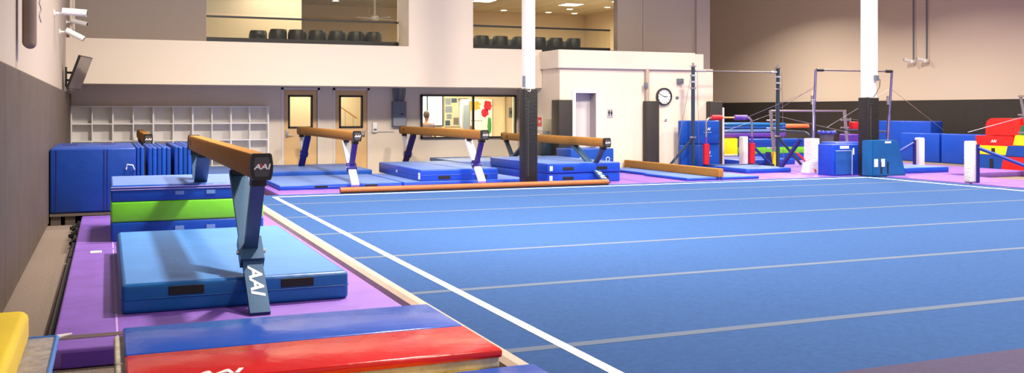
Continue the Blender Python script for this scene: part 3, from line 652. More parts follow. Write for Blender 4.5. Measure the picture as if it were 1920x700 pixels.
# ------------------------------------------------------------------ left wall fittings
t = thing('hanging_mat_pole', 'long brown padded pole hanging down the left wall from above the frame', 'padded pole', (-.64, 9.75, 2.05))
bm = B(); rbox(bm, -.055, .055, -.12, .12, 0, 3.6, r=.05); obj('padding', bm, mat('brown padding', (132, 112, 100), .7, var=(4, .1)), t, smooth=True)
bm = B(); tube(bm, [(.07, .14, .25 + .06 * k) if k % 2 else (.085, .16, .25 + .06 * k) for k in range(56)], .006, 5); obj('chain', bm, CHROME, t)
t = thing('conduit_pipe', 'pair of cream vertical conduits in the corner above the wall padding', 'pipe', (-.66, 21.3, 1.9))
for dx, dy in ((0, 0), (.04, .3)):
    bm = B(); tube(bm, [(dx, dy, 0), (dx, dy, 5.2)], .03, 10); obj('conduit', bm, WALL, t, smooth=True)
def camera_unit(label, x, y, z, yaw, pitch, big=1.0):
    t = thing('security_camera', label, 'security camera', (x, y, z))
    bm = B(); tube(bm, [(0, 0, 0), (.07 * big, 0, .0), (.12 * big, -.02, .02)], .018, 8); obj('bracket', bm, WHITE, t, smooth=True)
    bm = B(); lathe(bm, [(.05 * big, -.012), (.05 * big, .012)], (0, 0, 0), 14); bmesh.ops.transform(bm, matrix=Matrix.Rotation(PI / 2, 4, 'Y'), verts=bm.verts[:]); obj('mount', bm, WHITE, t, smooth=True)
    bm = B(); d = Vector((math.cos(yaw) * math.cos(pitch), math.sin(yaw) * math.cos(pitch), math.sin(pitch))); p = Vector((.10 * big, -.02, .03))
    tube(bm, [p, p + d * .30 * big], .048 * big, 14); obj('camera_body', bm, WHITE, t, smooth=True)
    bm = B(); tube(bm, [p + d * .30 * big, p + d * (.30 * big + .004)], .036 * big, 14); obj('lens', bm, BLACKP, t)
    return t
camera_unit('white bullet camera highest on the left wall', -.74, 16.4, 2.98, math.radians(-5), math.radians(-3), 1.15)
camera_unit('small white camera between the other two on the left wall', -.74, 21.2, 3.25, math.radians(-15), math.radians(-14), 1.0)
camera_unit('white bullet camera lowest on the left wall, tilted down', -.74, 18.2, 2.83, math.radians(-8), math.radians(-28), 1.05)
# tilted television
t = thing('wall_television', 'grey screen on a black arm tilted down at the left wall corner', 'television', (-.70, 19.6, 1.93))
bm = B(); box(bm, 0, .03, -.12, .12, 0, .36); box(bm, .03, .16, -.02, .02, .24, .28); box(bm, .03, .16, -.02, .02, .10, .14); bar(bm, (.15, 0, .05), (.15, 0, .33), .03, .08); obj('wall_arm', bm, BLACKP, t)
bm = B(); box(bm, -.02, .02, -.42, .42, -.32, .32); R_ = Matrix.Translation((.24, 0, .26)) @ Matrix.Rotation(math.radians(-13), 4, 'Z') @ Matrix.Rotation(math.radians(20), 4, 'Y')
bmesh.ops.transform(bm, matrix=R_, verts=bm.verts[:]); h_ = obj('housing', bm, BLACKP, t)
bm = B(); box(bm, .0202, .0225, -.405, .405, -.305, .305); bmesh.ops.transform(bm, matrix=R_, verts=bm.verts[:]); obj('screen', bm, mat('grey screen glass', (110, 98, 98), .18, spec=.8), h_)
# ceiling-hung cameras on the right wall
for k, (y, lab) in enumerate(((24.2, 'left one of the two little cameras on long drops on the right wall'), (23.65, 'right one of the two little cameras on long drops on the right wall'))):
    t = thing('drop_camera', lab, 'security camera', (24.14, y, 3.02))
    bm = B(); tube(bm, [(0, 0, .1), (0, 0, 4.1)], .022, 8); obj('drop_cable', bm, GREYMET, t)
    bm = B(); rbox(bm, -.12, .04, -.08, .08, 0, .12, r=.03); obj('mount', bm, WHITE, t, smooth=True)
    bm = B(); tube(bm, [(-.08, .02, .08), (-.26, .14, .14)], .06, 12); o = obj('camera_body', bm, WHITE, t, smooth=True)
    bm = B(); tube(bm, [(-.26, .14, .14), (-.265, .143, .142)], .045, 12); obj('lens', bm, BLACKP, o)

# ------------------------------------------------------------------ gallery furniture
def tub_chair():
    t = thing('tub_chair', '', 'chair', (0, 0, 2.45))
    n = 18; bm = B()
    def ring(z, ro, ri, top):
        pts = []
        for k in range(n + 1):
            a = math.radians(-205 + 230 * k / n)         # wraps round the back (towards -y) and the sides
            pts.append((a, ro, ri))
        return pts
    outer, inner, rows = [], [], []
    for z, ro in ((.42, .175), (.58, .195), (.74, .205), (.86, .205), (.885, .197)):
        r1, r2 = [], []
        for k in range(n + 1):
            a = math.radians(-205 + 230 * k / n); edge = abs(k / n - .5) * 2; zz = z - (z - .42) * .35 * max(0, edge - .55) / .45
            r1.append(bm.verts.new((ro * math.cos(a), ro * math.sin(a), zz))); r2.append(bm.verts.new(((ro - .03) * math.cos(a), (ro - .03) * math.sin(a), zz)))
        rows.append((r1, r2))
    for (a1, a2), (b1, b2) in zip(rows, rows[1:]):
        for k in range(n): bm.faces.new((a1[k], a1[k + 1], b1[k + 1], b1[k])); bm.faces.new((a2[k + 1], a2[k], b2[k], b2[k + 1]))
        bm.faces.new((a1[0], b1[0], b2[0], a2[0])); bm.faces.new((a1[n], a2[n], b2[n], b1[n]))
    for k in range(n): bm.faces.new((rows[-1][0][k], rows[-1][0][k + 1], rows[-1][1][k + 1], rows[-1][1][k])); bm.faces.new((rows[0][0][k + 1], rows[0][0][k], rows[0][1][k], rows[0][1][k + 1]))
    LE = mat('black leather', (34, 36, 34), .38)
    obj('backrest', bm, LE, t, smooth=True)
    bm = B(); lathe(bm, [(.14, .36), (.17, .38), (.17, .44), (.15, .46)], (0, 0, 0), 20); obj('seat', bm, LE, t, smooth=True)
    for a in (45, 135, 225, 315):
        a = math.radians(a); bm = B(); tube(bm, [(.12 * math.cos(a), .12 * math.sin(a), .37), (.16 * math.cos(a), .16 * math.sin(a), 0)], .012, 8); obj('leg', bm, BLACKP, t)
    return t
c0 = tub_chair(); used = [False]
def chair(px, Y, label, dz=0):
    ang = YAW + math.atan((px - 960) / 1829); x = round(Y * math.tan(ang), 2)
    o = c0 if not used[0] else copy_tree(c0); used[0] = True
    o.location = (x, Y, 2.45 + dz); o.rotation_euler = (0, 0, random.uniform(-.12, .12)); o['label'] = label; o['group'] = 'black tub chairs along the gallery glass'
ordn = ['first', 'second', 'third', 'fourth', 'fifth', 'sixth', 'seventh', 'eighth']
for i, (px, Y) in enumerate(((484, 23.0), (520.5, 22.45), (556.5, 22.45), (594, 22.45), (630.5, 22.45), (666.5, 22.45), (699.5, 22.45))):
    chair(px, Y, '%s black tub chair from the left behind the left gallery glass' % ordn[i])
for i, (px, Y) in enumerate(((902, 22.45), (937, 22.45), (973, 22.45), (1008, 22.45), (1040, 22.45), (1074, 22.45))):
    chair(px, Y, '%s black tub chair from the left behind the right gallery glass' % ordn[i])
for i, (px, Y) in enumerate(((577, 23.5), (612, 23.5), (648, 23.5), (683, 23.5))): chair(px, Y, 'back-row black tub chair showing in the %s gap between chairs, left gallery' % ordn[i])
for i, (px, Y) in enumerate(((921, 23.5), (955, 23.5), (1026, 23.5), (1060, 23.5))): chair(px, Y, 'back-row black tub chair showing in the %s gap between chairs, right gallery' % ordn[i])
t = thing('gallery_counter', 'long white counter at the right end of the gallery behind the chairs', 'counter', (12.6, 24.2, 2.45))
boxpart('top', WHITE, t, -1.2, 1.5, -.3, .3, .66, .72); boxpart('front_panel', WHITE, t, -1.15, 1.45, -.25, .25, 0, .66)
t = thing('gallery_counter', 'low white counter at the right end of the left gallery window', 'counter', (6.6, 24.0, 2.45))
boxpart('top', WHITE, t, -.6, .6, -.3, .3, .70, .76); boxpart('front_panel', mat('slatted white front', (214, 210, 190), .6), t, -.55, .55, -.25, .25, 0, .70)
t = thing('ceiling_fan', 'white ceiling fan hanging in the left gallery', 'fan', (6.80, 26.2, 4.57))
bm = B(); tube(bm, [(0, 0, 0), (0, 0, -.45)], .03, 10); obj('down_rod', bm, WHITE, t)
bm = B(); lathe(bm, [(.05, -.62), (.11, -.58), (.11, -.48), (.05, -.44)], (0, 0, 0), 16); obj('motor', bm, WHITE, t, smooth=True)
for k in range(4):
    a = k * PI / 2 + .4; bm = B(); box(bm, .1, .62, -.06, .06, -.55, -.54); bmesh.ops.transform(bm, matrix=Matrix.Rotation(a, 4, 'Z'), verts=bm.verts[:]); obj('blade', bm, WHITE, t)
t = thing('wall_sconce', 'small white lamp on the end of the gallery partition', 'lamp', (4.42, 24.05, 3.22)); boxpart('shade', WHITE, t, -.02, .08, -.06, .06, 0, .24, r=.02); boxpart('base', GREYMET, t, -.02, .02, -.04, .04, .05, .18)
LN = ['leftmost', 'middle', 'rightmost']
for i, (x, y) in enumerate(((9.7, 25.4), (12.4, 25.4), (13.4, 24.0))):
    t = thing('ceiling_panel_light', 'square lit ceiling panel in the right gallery, %s of three' % LN[i], 'ceiling light', (x, y, 4.57), 0, 'gallery ceiling panels'); boxpart('frame', WHITE, t, -.30, .30, -.30, .30, -.012, 0); boxpart('diffuser', LIGHTP, t, -.27, .27, -.27, .27, -.016, -.012)
for i, (x, y, lab) in enumerate(((11.2, 27.6, 'just above the back wall, left'), (12.7, 27.6, 'just above the back wall, middle'), (13.6, 27.6, 'by the right back corner'), (12.9, 26.5, 'behind the middle square panel'), (9.4, 26.6, 'left, beside the window edge'), (13.7, 25.6, 'near the right end wall'), (5.9, 27.0, 'in the left gallery, left one'), (7.8, 26.6, 'in the left gallery, right one'))):
    t = thing('downlight', 'small round gallery downlight ' + lab, 'ceiling light', (x, y, 4.57)); bm = B(); lathe(bm, [(.11, -.012), (.11, 0)], (0, 0, 0), 20); obj('rim', bm, WHITE, t); bm = B(); lathe(bm, [(.09, -.016), (.09, -.012)], (0, 0, 0), 20); obj('diffuser', bm, LIGHTP, t)

# ------------------------------------------------------------------ person in the office
def skin(name, verts, edges, radii, m, parent, root=0, lv=2):
    me = bpy.data.meshes.new(name); me.from_pydata(verts, edges, []); o = bpy.data.objects.new(name, me); COL.objects.link(o)
    o.modifiers.new('s', 'SKIN'); s_ = o.modifiers.new('d', 'SUBSURF'); s_.levels = lv; s_.render_levels = lv
    for i, v in enumerate(me.skin_vertices[0].data): v.radius = (radii[i], radii[i]) if not isinstance(radii[i], tuple) else radii[i]; v.use_root = (i == root)
    dg = bpy.context.evaluated_depsgraph_get(); bpy.context.view_layer.update(); dg.update()
    me2 = bpy.data.meshes.new_from_object(o.evaluated_get(dg)); bpy.data.objects.remove(o)
    me2.materials.clear(); me2.materials.append(m); me2.polygons.foreach_set('use_smooth', [True] * len(me2.polygons))
    o2 = bpy.data.objects.new(name, me2); COL.objects.link(o2); o2.parent = parent; return o2
P = thing('person', 'person in a dark mauve top seated inside the office, seen against the bright window', 'person', (7.66, 24.2, 0), math.radians(150))
V = [(0, .05, .52), (0, .05, .72), (0, .03, .95), (0, .02, 1.10), (0, .0, 1.20), (0, -.01, 1.27), (0, -.02, 1.36), (0, -.02, 1.43),
     (.17, .02, 1.10), (.22, -.02, .86), (.16, -.24, .80), (.12, -.32, .80), (-.17, .02, 1.10), (-.22, -.02, .86), (-.16, -.24, .80), (-.12, -.32, .80),
     (.10, 0, .50), (.13, -.40, .50), (.13, -.42, .10), (.13, -.55, .04), (-.10, 0, .50), (-.13, -.40, .50), (-.13, -.42, .10), (-.13, -.55, .04)]
Ed = [(0, 1), (1, 2), (2, 3), (3, 4), (4, 5), (5, 6), (6, 7), (3, 8), (8, 9), (9, 10), (10, 11), (3, 12), (12, 13), (13, 14), (14, 15), (0, 16), (16, 17), (17, 18), (18, 19), (0, 20), (20, 21), (21, 22), (22, 23)]
Ra = [(.15, .11), (.14, .1), (.16, .1), (.14, .09), .052, .055, (.08, .095), (.06, .07), .05, .042, .034, .028, .05, .042, .034, .028, .085, .06, .042, .035, .085, .06, .042, .035]
body = skin('body', V, Ed, Ra, SKIN, P)
def hand(s):
    for k in range(4):
        x0 = s * (.12 - .024 * (k - 1.5)); l = (.06, .07, .065, .05)[k]
        skin('finger', [(x0, -.33, .80), (x0, -.33 - l * .6, .80), (x0, -.33 - l, .78)], [(0, 1), (1, 2)], [.01, .009, .007], SKIN, P, lv=1)
    skin('finger', [(s * .09, -.31, .80), (s * .06, -.34, .79), (s * .055, -.37, .785)], [(0, 1), (1, 2)], [.012, .010, .008], SKIN, P, lv=1)
hand(1); hand(-1)
skin('shirt', [v for v in V[:4]] + [(.17, .02, 1.10), (.22, -.02, .86), (-.17, .02, 1.10), (-.22, -.02, .86), (0, .01, 1.19)], [(0, 1), (1, 2), (2, 3), (3, 4), (4, 5), (3, 6), (6, 7), (3, 8)], [(.18, .14), (.17, .13), (.19, .13), (.175, .13), .085, .07, .085, .07, .085], SHIRT, P)
skin('trousers', [V[0], V[16], V[17], V[18], V[20], V[21], V[22]], [(0, 1), (1, 2), (2, 3), (0, 4), (4, 5), (5, 6)], [(.165, .125), .10, .075, .058, .10, .075, .058], TROUSER, P)
skin('hair', [(0, .055, 1.30), (0, .035, 1.37), (0, .0, 1.44), (0, -.03, 1.475)], [(0, 1), (1, 2), (2, 3)], [(.07, .05), (.092, .085), (.09, .10), .05], HAIR, P)
bm = B()
for x in (-.03, .03): bmesh.ops.create_uvsphere(bm, u_segments=8, v_segments=6, radius=.012, matrix=Matrix.Translation((x, -.105, 1.38)))
obj('eyes', bm, BLACKP, P); bm = B(); prism(bm, [(-.10, 1.385), (-.135, 1.345), (-.10, 1.34)], 'x', -.012, .012); obj('nose', bm, SKIN, P)
t = thing('office_stool', 'stool under the seated person behind the office window', 'stool', (7.62, 24.25, 0))
bm = B(); lathe(bm, [(.17, .38), (.19, .40), (.19, .43), (.17, .44)], (0, 0, 0), 20); obj('seat', bm, BLACKP, t, smooth=True)
for a in (45, 135, 225, 315):
    a = math.radians(a); bm = B(); tube(bm, [(.12 * math.cos(a), .12 * math.sin(a), .39), (.18 * math.cos(a), .18 * math.sin(a), 0)], .012, 8); obj('leg', bm, CHROME, t)

# ------------------------------------------------------------------ single training bar rig
t = thing('horizontal_bar_rig', 'tall single bar on two dark steel posts in front of the white wall', 'gymnastics bar', (13.8, 19.5, .12))
XL, XR = -1.10, 1.33
for x in (XL, XR):
    bm = B(); box(bm, x - .032, x + .032, -.032, .032, 0, 2.42); o = obj('post', bm, STEELDARK, t)
    bm = B(); tube(bm, [(x, 0, 2.42), (x, 0, 2.50)], .028, 8); box(bm, x - .06, x + .06, -.05, .05, 2.40, 2.43); obj('post_cap', bm, CHROME, o)
    for z in (1.9, 2.05, 2.2, .75):
        bm = B(); box(bm, x - .055, x + .055, -.05, .05, z - .02, z + .02); tube(bm, [(x - .08, 0, z), (x + .08, 0, z)], .012, 6); obj('clamp', bm, STEELLIGHT if z > 2 else CHROME, o)
    s = -1 if x < 0 else 1
    bm = B(); bar(bm, (x, 0, .74), (x + s * .62, -.1 * s, .05), .045, .045); obj('brace', bm, STEELDARK, t)
    bm = B(); tube(bm, [(x, 0, 2.44), (x + s * .72, -.3, .05)] if s < 0 else [(x - .05, 0, 2.2), (x - .08, .0, .3)], .006, 6); tube(bm, [(x + .12, 0, 2.3), (x + .16, -.02, .1)], .005, 6); obj('guy_cable', bm, CHROME, t)
RAIL = mat('dull steel rail', (120, 112, 116), .45, metal=.7)
bm = B(); tube(bm, [(XL, 0, 2.31), (XR, 0, 2.31)], .016, 10); obj('bar_rail', bm, RAIL, t)
bm = B(); tube(bm, [(XL + .05, 0, 2.31), (XL + .35, 0, 2.31)], .026, 10); tube(bm, [(XR - .05, 0, 2.31), (XR - .2, 0, 2.31)], .03, 10); obj('bar_end', bm, CHROME, t)
# small junior bar
t = thing('junior_bar', 'low child training bar with red and purple foam sleeves and red-wrapped posts', 'gymnastics bar', (13.55, 19.3, .22))
xs = (-.62, .67)
bm = B(); tube(bm, [(xs[0], 0, 0), (xs[0], 0, .98), (xs[0] + .02, 0, 1.05), (xs[0] + .08, 0, 1.10), (xs[0] + .22, 0, 1.11)], .025, 10); tube(bm, [(xs[1], 0, 0), (xs[1], 0, .98), (xs[1] - .02, 0, 1.05), (xs[1] - .08, 0, 1.10), (xs[1] - .22, 0, 1.11)], .025, 10); obj('frame', bm, CHROME, t, smooth=True)
bm = B(); tube(bm, [(xs[0] + .2, 0, 1.11), (xs[1] - .2, 0, 1.11)], .022, 10); obj('rail', bm, WOODBAR, t, smooth=True)
bm = B(); tube(bm, [(xs[0] + .15, 0, 1.11), (xs[0] + .42, 0, 1.11)], .062, 12); obj('foam_sleeve', bm, REDPAD, t, smooth=True, label='red sleeve on the rail')
bm = B(); tube(bm, [(xs[1] - .15, 0, 1.11), (xs[1] - .5, 0, 1.11)], .062, 12); obj('foam_sleeve', bm, PURPAD, t, smooth=True, label='purple sleeve on the rail')
for x in xs:
    bm = B(); tube(bm, [(x, 0, .02), (x, 0, .50)], .075, 14); obj('foam_sleeve', bm, REDPAD, t, smooth=True, label='red sleeve round a post')
    bm = B(); tube(bm, [(x, 0, .50), (x, 0, .66)], .03, 10); obj('collar', bm, PURPAD, t, smooth=True)
bm = B(); box(bm, xs[0] - .05, xs[1] + .05, -.3, -.25, 0, .02); box(bm, xs[0] - .03, xs[0] + .03, -.3, .1, 0, .02); box(bm, xs[1] - .03, xs[1] + .03, -.3, .1, 0, .02); obj('base', bm, STEELDARK, t)
# big blue mats standing against wall
for i, (z0_, z1_, lab) in enumerate(((.13, .69, 'lower'), (.695, 1.26, 'upper'))):
    t = crash_mat('%s half of the tall blue mat stack left of the white post' % lab, 12.50, 13.60, 19.72, 19.85, z0_, z1_, BLUE, (), (), r=.03, name='upright_mat')
    text('logo', 'AAI', .09, LOGOW, t, (.2, -.069, .36), FACE_S, .001, .2)
    bm = B(); tube(bm, [(.20 - .12, -.069, .28), (.20 + .12, -.069, .28)], .004, 6); obj('logo', bm, LOGOW, t)
bm = B(); rbox(bm, -.07, .07, -.06, .06, 0, 1.45, r=.01); o = obj('white_post', bm, TRIM, loc=(14.06, 20.35, .12)); tag(o, 'tall thin white post right of the standing blue mats', 'post')

# white padded short posts with blue struts
def padded_post(label, x, y, dx, dy, wr=.085, strut=True, hgt=.74):
    t = thing('padded_post', label, 'padded post', (x, y, .12))
    bm = B(); rbox(bm, -wr, wr, -wr, wr, 0, hgt, r=.03); obj('padding', bm, WHITEPAD, t, smooth=True)
    if strut:
        ux, uy = dx / math.hypot(dx, dy), dy / math.hypot(dx, dy)
        bm = B(); box(bm, ux * (wr + .03) - .03, ux * (wr + .03) + .03, uy * (wr + .03) - .03, uy * (wr + .03) + .03, 0, hgt - .06); obj('back_post', bm, STEELNAVY, t)
        bm = B(); tube(bm, [(ux * (wr + .03), uy * (wr + .03), hgt - .12), (dx, dy, .06)], .032, 10); obj('strut', bm, mat('royal blue steel', (28, 60, 160), .35, metal=.2), t, smooth=True)
        bm = B(); box(bm, dx - .07, dx + .07, dy - .07, dy + .07, 0, .06); obj('foot', bm, STEELDARK, t)
    return t
padded_post('short white padded post under the red and purple bar, blue strut to its right', 14.45, 19.95, .72, -.1)
padded_post('short white padded post at far right standing on purple mat, long blue strut', 14.80, 13.45, 1.0, -1.2, hgt=.77).location.z = .16
padded_post('short white padded post before the blue wall mats, strut leaning to its left', 17.65, 17.5, -.95, .45)

# ------------------------------------------------------------------ uneven bars
t = thing('uneven_bars', 'uneven bars with silver rails and cables around the right column', 'uneven bars', (15.8, 18.0, .12))
def tl(p): return (p[0] - 15.8, p[1] - 18.0, p[2] - .12)
VS = mat('violet grey steel', (84, 78, 130), .35, metal=.5)
for nm, a, b in (('upright', (14.46, 17.45, .12), (15.03, 18.0, 2.43)), ('upright', (16.72, 17.6, .12), (17.29, 18.0, 2.43))):
    a, b = Vector(a), Vector(b); m_ = a.lerp(b, .55)
    bm = B(); tube(bm, [tl(a), tl(m_)], .042, 12); o = obj('upright', bm, VS, t, smooth=True)
    bm = B(); tube(bm, [tl(m_), tl(b)], .028, 12); obj('upright_tube', bm, CHROME if 0 else VS, o, smooth=True)
    bm = B(); c = tl(a.lerp(b, .70)); tube(bm, [(c[0] - .07, c[1], c[2] - .10), (c[0] - .07, c[1], c[2] + .10)], .03, 8); tube(bm, [(c[0] - .12, c[1], c[2]), (c[0] + .06, c[1], c[2])], .018, 8); obj('adjuster', bm, CHROME, o)
bm = B(); tube(bm, [tl((15.03, 18, 2.43)), tl((17.29, 18, 2.43))], .020, 12); obj('high_rail', bm, RAIL, t, smooth=True)
for x in (15.05, 17.10):
    bm = B(); tube(bm, [tl((x, 18, 2.43)), tl((x + .19, 18, 2.43))], .036, 12); obj('rail_socket', bm, BLACKP, t, smooth=True)
bm = B(); tube(bm, [tl((15.45, 20.2, 1.49)), tl((17.85, 20.2, 1.49))], .022, 12); obj('low_rail', bm, CHROME, t, smooth=True, label='pale low rail')
for x in (15.45, 17.80):
    bm = B(); tube(bm, [tl((x + .14, 20.2, .12)), tl((x, 20.2, 1.50))], .045, 12); o = obj('upright', bm, CHROME, t, smooth=True)
    for z in (.55, 1.05, 1.25):
        bm = B(); tube(bm, [tl((x - .12, 20.2, z)), tl((x + .16, 20.2, z))], .02, 8); tube(bm, [tl((x + .14, 20.14, z - .06)), tl((x + .14, 20.14, z + .06))], .018, 8); obj('adjuster', bm, CHROME, o)
for a, b in (((15.0, 17.97, 2.0), (13.9, 19.2, .30 + 1.0)), ((14.93, 17.9, 2.05), (15.45, 20.2, 1.4)), ((17.2, 17.95, 2.02), (20.6, 19.6, .98)), ((17.2, 17.95, 2.02), (15.6, 18.3, 1.1)), ((15.45, 20.2, 1.4), (14.1, 20.6, .9)), ((15.45, 20.2, 1.4), (16.9, 19.0, .95)), ((17.8, 20.2, 1.3), (19.0, 20.6, 1.2)), ((14.85, 17.9, 1.95), (14.55, 17.5, 1.05))):
    bm = B(); tube(bm, [tl(a), tl(b)], .005, 6); obj('cable', bm, CHROME, t)
bm = B(); tube(bm, [tl((14.4, 17.45, .95)), tl((14.9, 18.2, 1.0)), tl((15.5, 20.2, 1.0))], .022, 8); tube(bm, [tl((16.75, 17.6, 1.0)), tl((17.8, 20.2, 1.0))], .022, 8); obj('side_rail', bm, STEELDARK, t)
bm = B()
prism(bm, [(-1.55, 0), (-1.14, 0), (-1.22, .25), (-1.24, .76), (-1.46, .76), (-1.47, .25)], 'y', -.68, -.44); obj('base_padding', bm, WHITEPAD, t, label='white padding round the left base')
bm = B(); bar(bm, tl((14.35, 17.7, .85)), tl((13.98, 17.95, .18)), .08, .06); obj('floor_brace', bm, STEELNAVY, t)
bm = B(); bar(bm, tl((14.25, 17.7, .55)), tl((14.45, 17.30, .16)), .04, .03); obj('hook_strap', bm, REDPAD, t, label='red strap on the base')
# yellow / blue foot pads near low bar left
for i, (x, m, lab) in enumerate(((15.42, YELLOW, 'small yellow foam wedge leaning by the left upright of the low bar'), (15.25, NAVY, 'small navy foam wedge leaning by the left upright of the low bar'))):
    bm = B(); prism(bm, [(-.08, 0), (.10, 0), (.05, .34), (-.02, .34)], 'y', -.06, .06); o = obj('foam_wedge', bm, m, loc=(x, 20.05, .12)); tag(o, lab, 'foam wedge')

# spotting box etc.
t = thing('spotting_box', 'bright blue padded spotting box with a framed front left of the black-padded right column', 'padded box', (14.44, 16.5, .12))
boxpart('body', vinyl('royal blue vinyl', (20, 70, 200)), t, -.36, .40, -.18, .30, 0, .66, r=.02)
boxpart('front_pocket', vinyl('mid blue mesh', (36, 96, 190), .7), t, -.29, .12, -.192, -.18, .03, .52)
bm = B(); box(bm, -.30, .14, -.198, -.186, .52, .535); box(bm, .125, .145, -.198, -.186, .02, .53); obj('pocket_trim', bm, mat('pale trim', (180, 200, 235), .5), t)
boxpart('name_label', PAPER, t, -.18, .06, -.186, -.178, .57, .63); boxpart('name_label', PAPER, t, .16, .20, -.186, -.178, .44, .58)
bm = B(); rbox(bm, -.36, .36, -.25, .25, 0, .68, r=.03); o = obj('foam_block', bm, BLUE_L, smooth=True, loc=(15.1, 17.25, .12)); tag(o, 'blue foam block showing just above the spotting box', 'foam block')
t = thing('waste_basket', 'small grey bin with a blue liner standing behind the spotting box', 'bin', (16.2, 19.0, .12))
bm = B(); lathe(bm, [(.13, .0), (.14, .5), (.18, .84), (.17, .84)], (0, 0, 0), 18); obj('bucket', bm, mat('dark grey plastic', (90, 90, 100), .4), t, smooth=True)
bm = B(); tube(bm, [(.19 * math.cos(a * PI / 12), .19 * math.sin(a * PI / 12), 0.83 + .03 * (a % 2)) for a in range(25)], .035, 6); obj('liner', bm, mat('blue liner', (60, 80, 190), .5), t, smooth=True)
bm = B(); rbox(bm, -.1, .1, -.08, .08, 0, .18, r=.03); o = obj('red_pad', bm, REDPAD, smooth=True, loc=(16.5, 18.4, 1.05)); tag(o, 'small bright red pad at left edge of the right column', 'pad')
bm = B(); rbox(bm, -.2, .2, -.2, .2, 0, .74, r=.03); o = obj('upright_mat', bm, PURPLE_D, smooth=True, loc=(18.6, 20.9, .12)); tag(o, 'purple and blue upright mat behind the low bar right post', 'mat')
# teal wedge
t = thing('wedge_mat', 'worn teal blue incline mat standing upright right of the black-padded column', 'wedge mat', (14.93, 15.98, .12))
bm = B(); prism(bm, [(-.28, 0), (.62, 0), (.40, .74), (-.28, .74)], 'y', -.16, .16); bmesh.ops.bevel(bm, geom=bm.edges[:], offset=.02, segments=2, affect='EDGES')
WORN = mat('worn teal vinyl', (8, 92, 158), .4, bump=(6, .4, .02), var=(3, .12)); obj('cover', bm, WORN, t, smooth=True)
for x in (-.24, -.06): boxpart('fastening_tab', PAPER, t, x, x + .09, -.172, -.16, .20, .36); 
for x in (-.07, .10): boxpart('strap', BLACK, t, x, x + .03, -.17, -.16, .06, .30)
boxpart('name_label', PAPER, t, .04, .20, -.165, -.158, .68, .72)
t.location = (14.68, 15.68, .145)

# ------------------------------------------------------------------ far stack in the pit area
t = thing('pit_curb', 'low cream curb in front of the distant stack of mats', 'curb', (17.3, 23.0, 0)); boxpart('curb', BEIGE, t, -2.0, 2.5, -.1, .1, 0, .22); boxpart('top_pad', WHITEPAD, t, -2.0, 2.5, -.11, .11, .22, .26)
crash_mat('yellow wedge section at the left of the distant stack', 16.3, 16.9, 23.6, 25.2, 0, .69, YELLOW, r=.03, name='foam_block')
crash_mat('navy foam block beside the yellow one in the distant stack', 16.92, 18.0, 23.6, 25.2, 0, .69, NAVY, r=.03, name='foam_block')
t = thing('crash_mat', 'distant blue crash mat with a lime green band behind the bar posts', 'mat', (17.85, 22.6, .0))
for nm, m, a, b in (('lower_layer', BLUE, .0, .31), ('middle_layer', GREEN, .31, .49), ('upper_layer', BLUE, .49, .71)):
    bm = B(); rbox(bm, -1.0, 1.0, -.2, .2, a, b, r=.02); obj(nm, bm, m, t, smooth=True)
t.location = (17.1, 22.3, .0)
for i, (z0_, z1_, m, lab, x1_) in enumerate(((.70, .84, PURPLE_D, 'purple', 18.7), (.85, .95, SLATE, 'slate grey', 18.7), (.96, 1.035, BLUE, 'lower blue', 18.7), (1.04, 1.13, BLUE_T, 'top blue', 18.7))):
    crash_mat('%s flat mat high in the distant stack behind the small bar' % lab, 16.1, x1_, 23.7, 25.6, z0_, z1_, m, r=.03, name='stacked_mat')
bm = B(); rbox(bm, -.55, .55, -.4, .4, 0, .12, r=.05, seg=4)
for v in bm.verts: v.co.z += .10 * (1 - (v.co.x / .55) ** 2)
o = obj('orange_mat', bm, ORANGE, smooth=True, loc=(19.2, 24.3, .95)); tag(o, 'faded orange bowed mat lying behind the low bar', 'mat')
bm = B(); rbox(bm, -.5, .6, -.45, .5, 0, .945, r=.03); o = obj('foam_block', bm, PAD_BLACK, smooth=True, loc=(19.2, 24.4, 0)); tag(o, 'black foam block carrying the faded orange mat', 'foam block')

# blue mats against the right wall
def wallmat(label, xa, y0, y1, z1, m, th=.35, z0=0):
    return crash_mat(label, xa, xa + th, y0, y1, z0, z1, m, (), (), r=.03, name='upright_mat')
wallmat('tallest bright blue mat standing against the black wall padding, right of the column', 22.6, 22.0, 24.1, 1.18, BLUE_L, .5)
wallmat('bright blue upright mat before the tallest one, left of the pair', 21.95, 21.05, 22.5, .84, BLUE_L)
wallmat('bright blue upright mat at the right end of the row by the red blocks', 21.95, 19.35, 20.98, .84, BLUE_L)
wallmat('dark blue mat strip leaning behind the right end of the wall mat row', 22.35, 18.6, 21.5, .82, NAVY, .2)
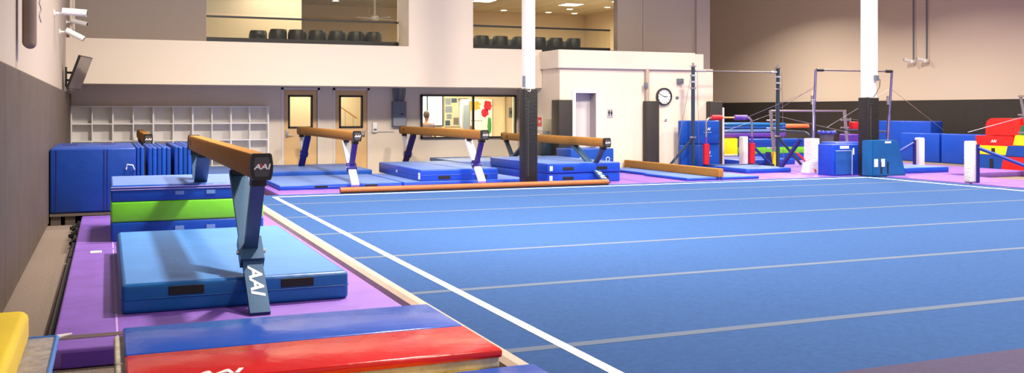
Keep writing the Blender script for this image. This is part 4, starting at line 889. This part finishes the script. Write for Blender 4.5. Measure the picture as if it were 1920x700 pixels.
# stacks of coloured vault blocks
def block_w(name, label, m, x, y0, y1, y0t, y1t, z0, z1, depth=.8, parent=None, logo=None):
    bm = B(); prism(bm, [(y0, z0), (y1, z0), (y1t, z1), (y0t, z1)], 'x', x, x + depth); bmesh.ops.bevel(bm, geom=bm.edges[:], offset=.018, segments=2, affect='EDGES')
    o = obj(name, bm, m, parent, smooth=True)
    return o
def block_thing(label, m, x, y0, y1, z0, z1, taper=0, logo=False, tabs=(), rounded=False, depth=.8):
    t = thing('vault_block', label, 'foam block', (x, (y0 + y1) / 2, z0)); hy = (y1 - y0) / 2; h = z1 - z0
    if rounded:
        pr = [(-hy, 0), (hy, 0), (hy, h * .55), (hy * .93, h * .82), (hy * .75, h * .97), (hy * .6, h), (-hy, h)]
        bm = B(); prism(bm, pr, 'x', 0, depth); bmesh.ops.bevel(bm, geom=bm.edges[:], offset=.015, segments=2, affect='EDGES'); obj('cover', bm, m, t, smooth=True)
    else:
        bm = B(); prism(bm, [(-hy - taper, 0), (hy + taper, 0), (hy, h), (-hy, h)], 'x', 0, depth); bmesh.ops.bevel(bm, geom=bm.edges[:], offset=.015, segments=2, affect='EDGES'); obj('cover', bm, m, t, smooth=True)
    if logo: text('logo', 'AAI', .10, LOGOW, t, (-.012, 0, h * .45), FACE_W, .001, .2)
    for f in tabs: boxpart('strap', BLACK, t, -.012, 0, f * hy - .05, f * hy + .05, h * .05, h * .75)
    return t
block_thing('red rounded block on top of the left coloured stack', RED, 21.0, 17.55, 18.62, .86, 1.30, rounded=True)
block_thing('red flat block with white logo, second from top of the left coloured stack', RED, 20.97, 17.75, 18.90, .60, .85, logo=True)
block_thing('yellow block with black straps in the left coloured stack', YELLOW, 20.94, 17.7, 18.82, .36, .595, tabs=(-.8, .1))
block_thing('blue bottom block of the left coloured stack behind the strut', BLUE, 20.90, 17.65, 18.9, .0, .355, tabs=(-.7, .1, .9))
for i, (m, z0_, z1_, y1_, lab, lg) in enumerate(((GREEN_D, .90, 1.14, 17.12, 'dark green top block', False), (YELLOW, .64, .897, 17.25, 'yellow second block', False), (BLUE, .37, .637, 17.42, 'blue third block with white logo', True), (RED, 0.0, .367, 17.50, 'red bottom block with white logo', True))):
    block_thing('%s of the trapezoid stack at the right edge' % lab, m, 20.4 - .05 * i, 15.4 - .15 * i, y1_ - .07, z0_, z1_, taper=.07, logo=lg)
t = thing('bar_upright', 'silver bar upright cut by the right edge, above the coloured blocks', 'gymnastics bar', (19.05, 15.75, .0))
bm = B(); tube(bm, [(.12, -.12, 0), (.0, 0.18, 1.82)], .035, 10); tube(bm, [(.22, -.22, 0), (.10, .06, 1.82)], .03, 10); obj('tube', bm, CHROME, t, smooth=True)
for z in (1.82, 1.40, 1.0): boxpart('clamp', CHROME, t, -.06, .16, -.04, .20, z - .02, z + .02)
bm = B(); tube(bm, [(.05, .15, 1.35), (.3, 1.9, .97)], .009, 6); obj('cable', bm, CHROME, t)
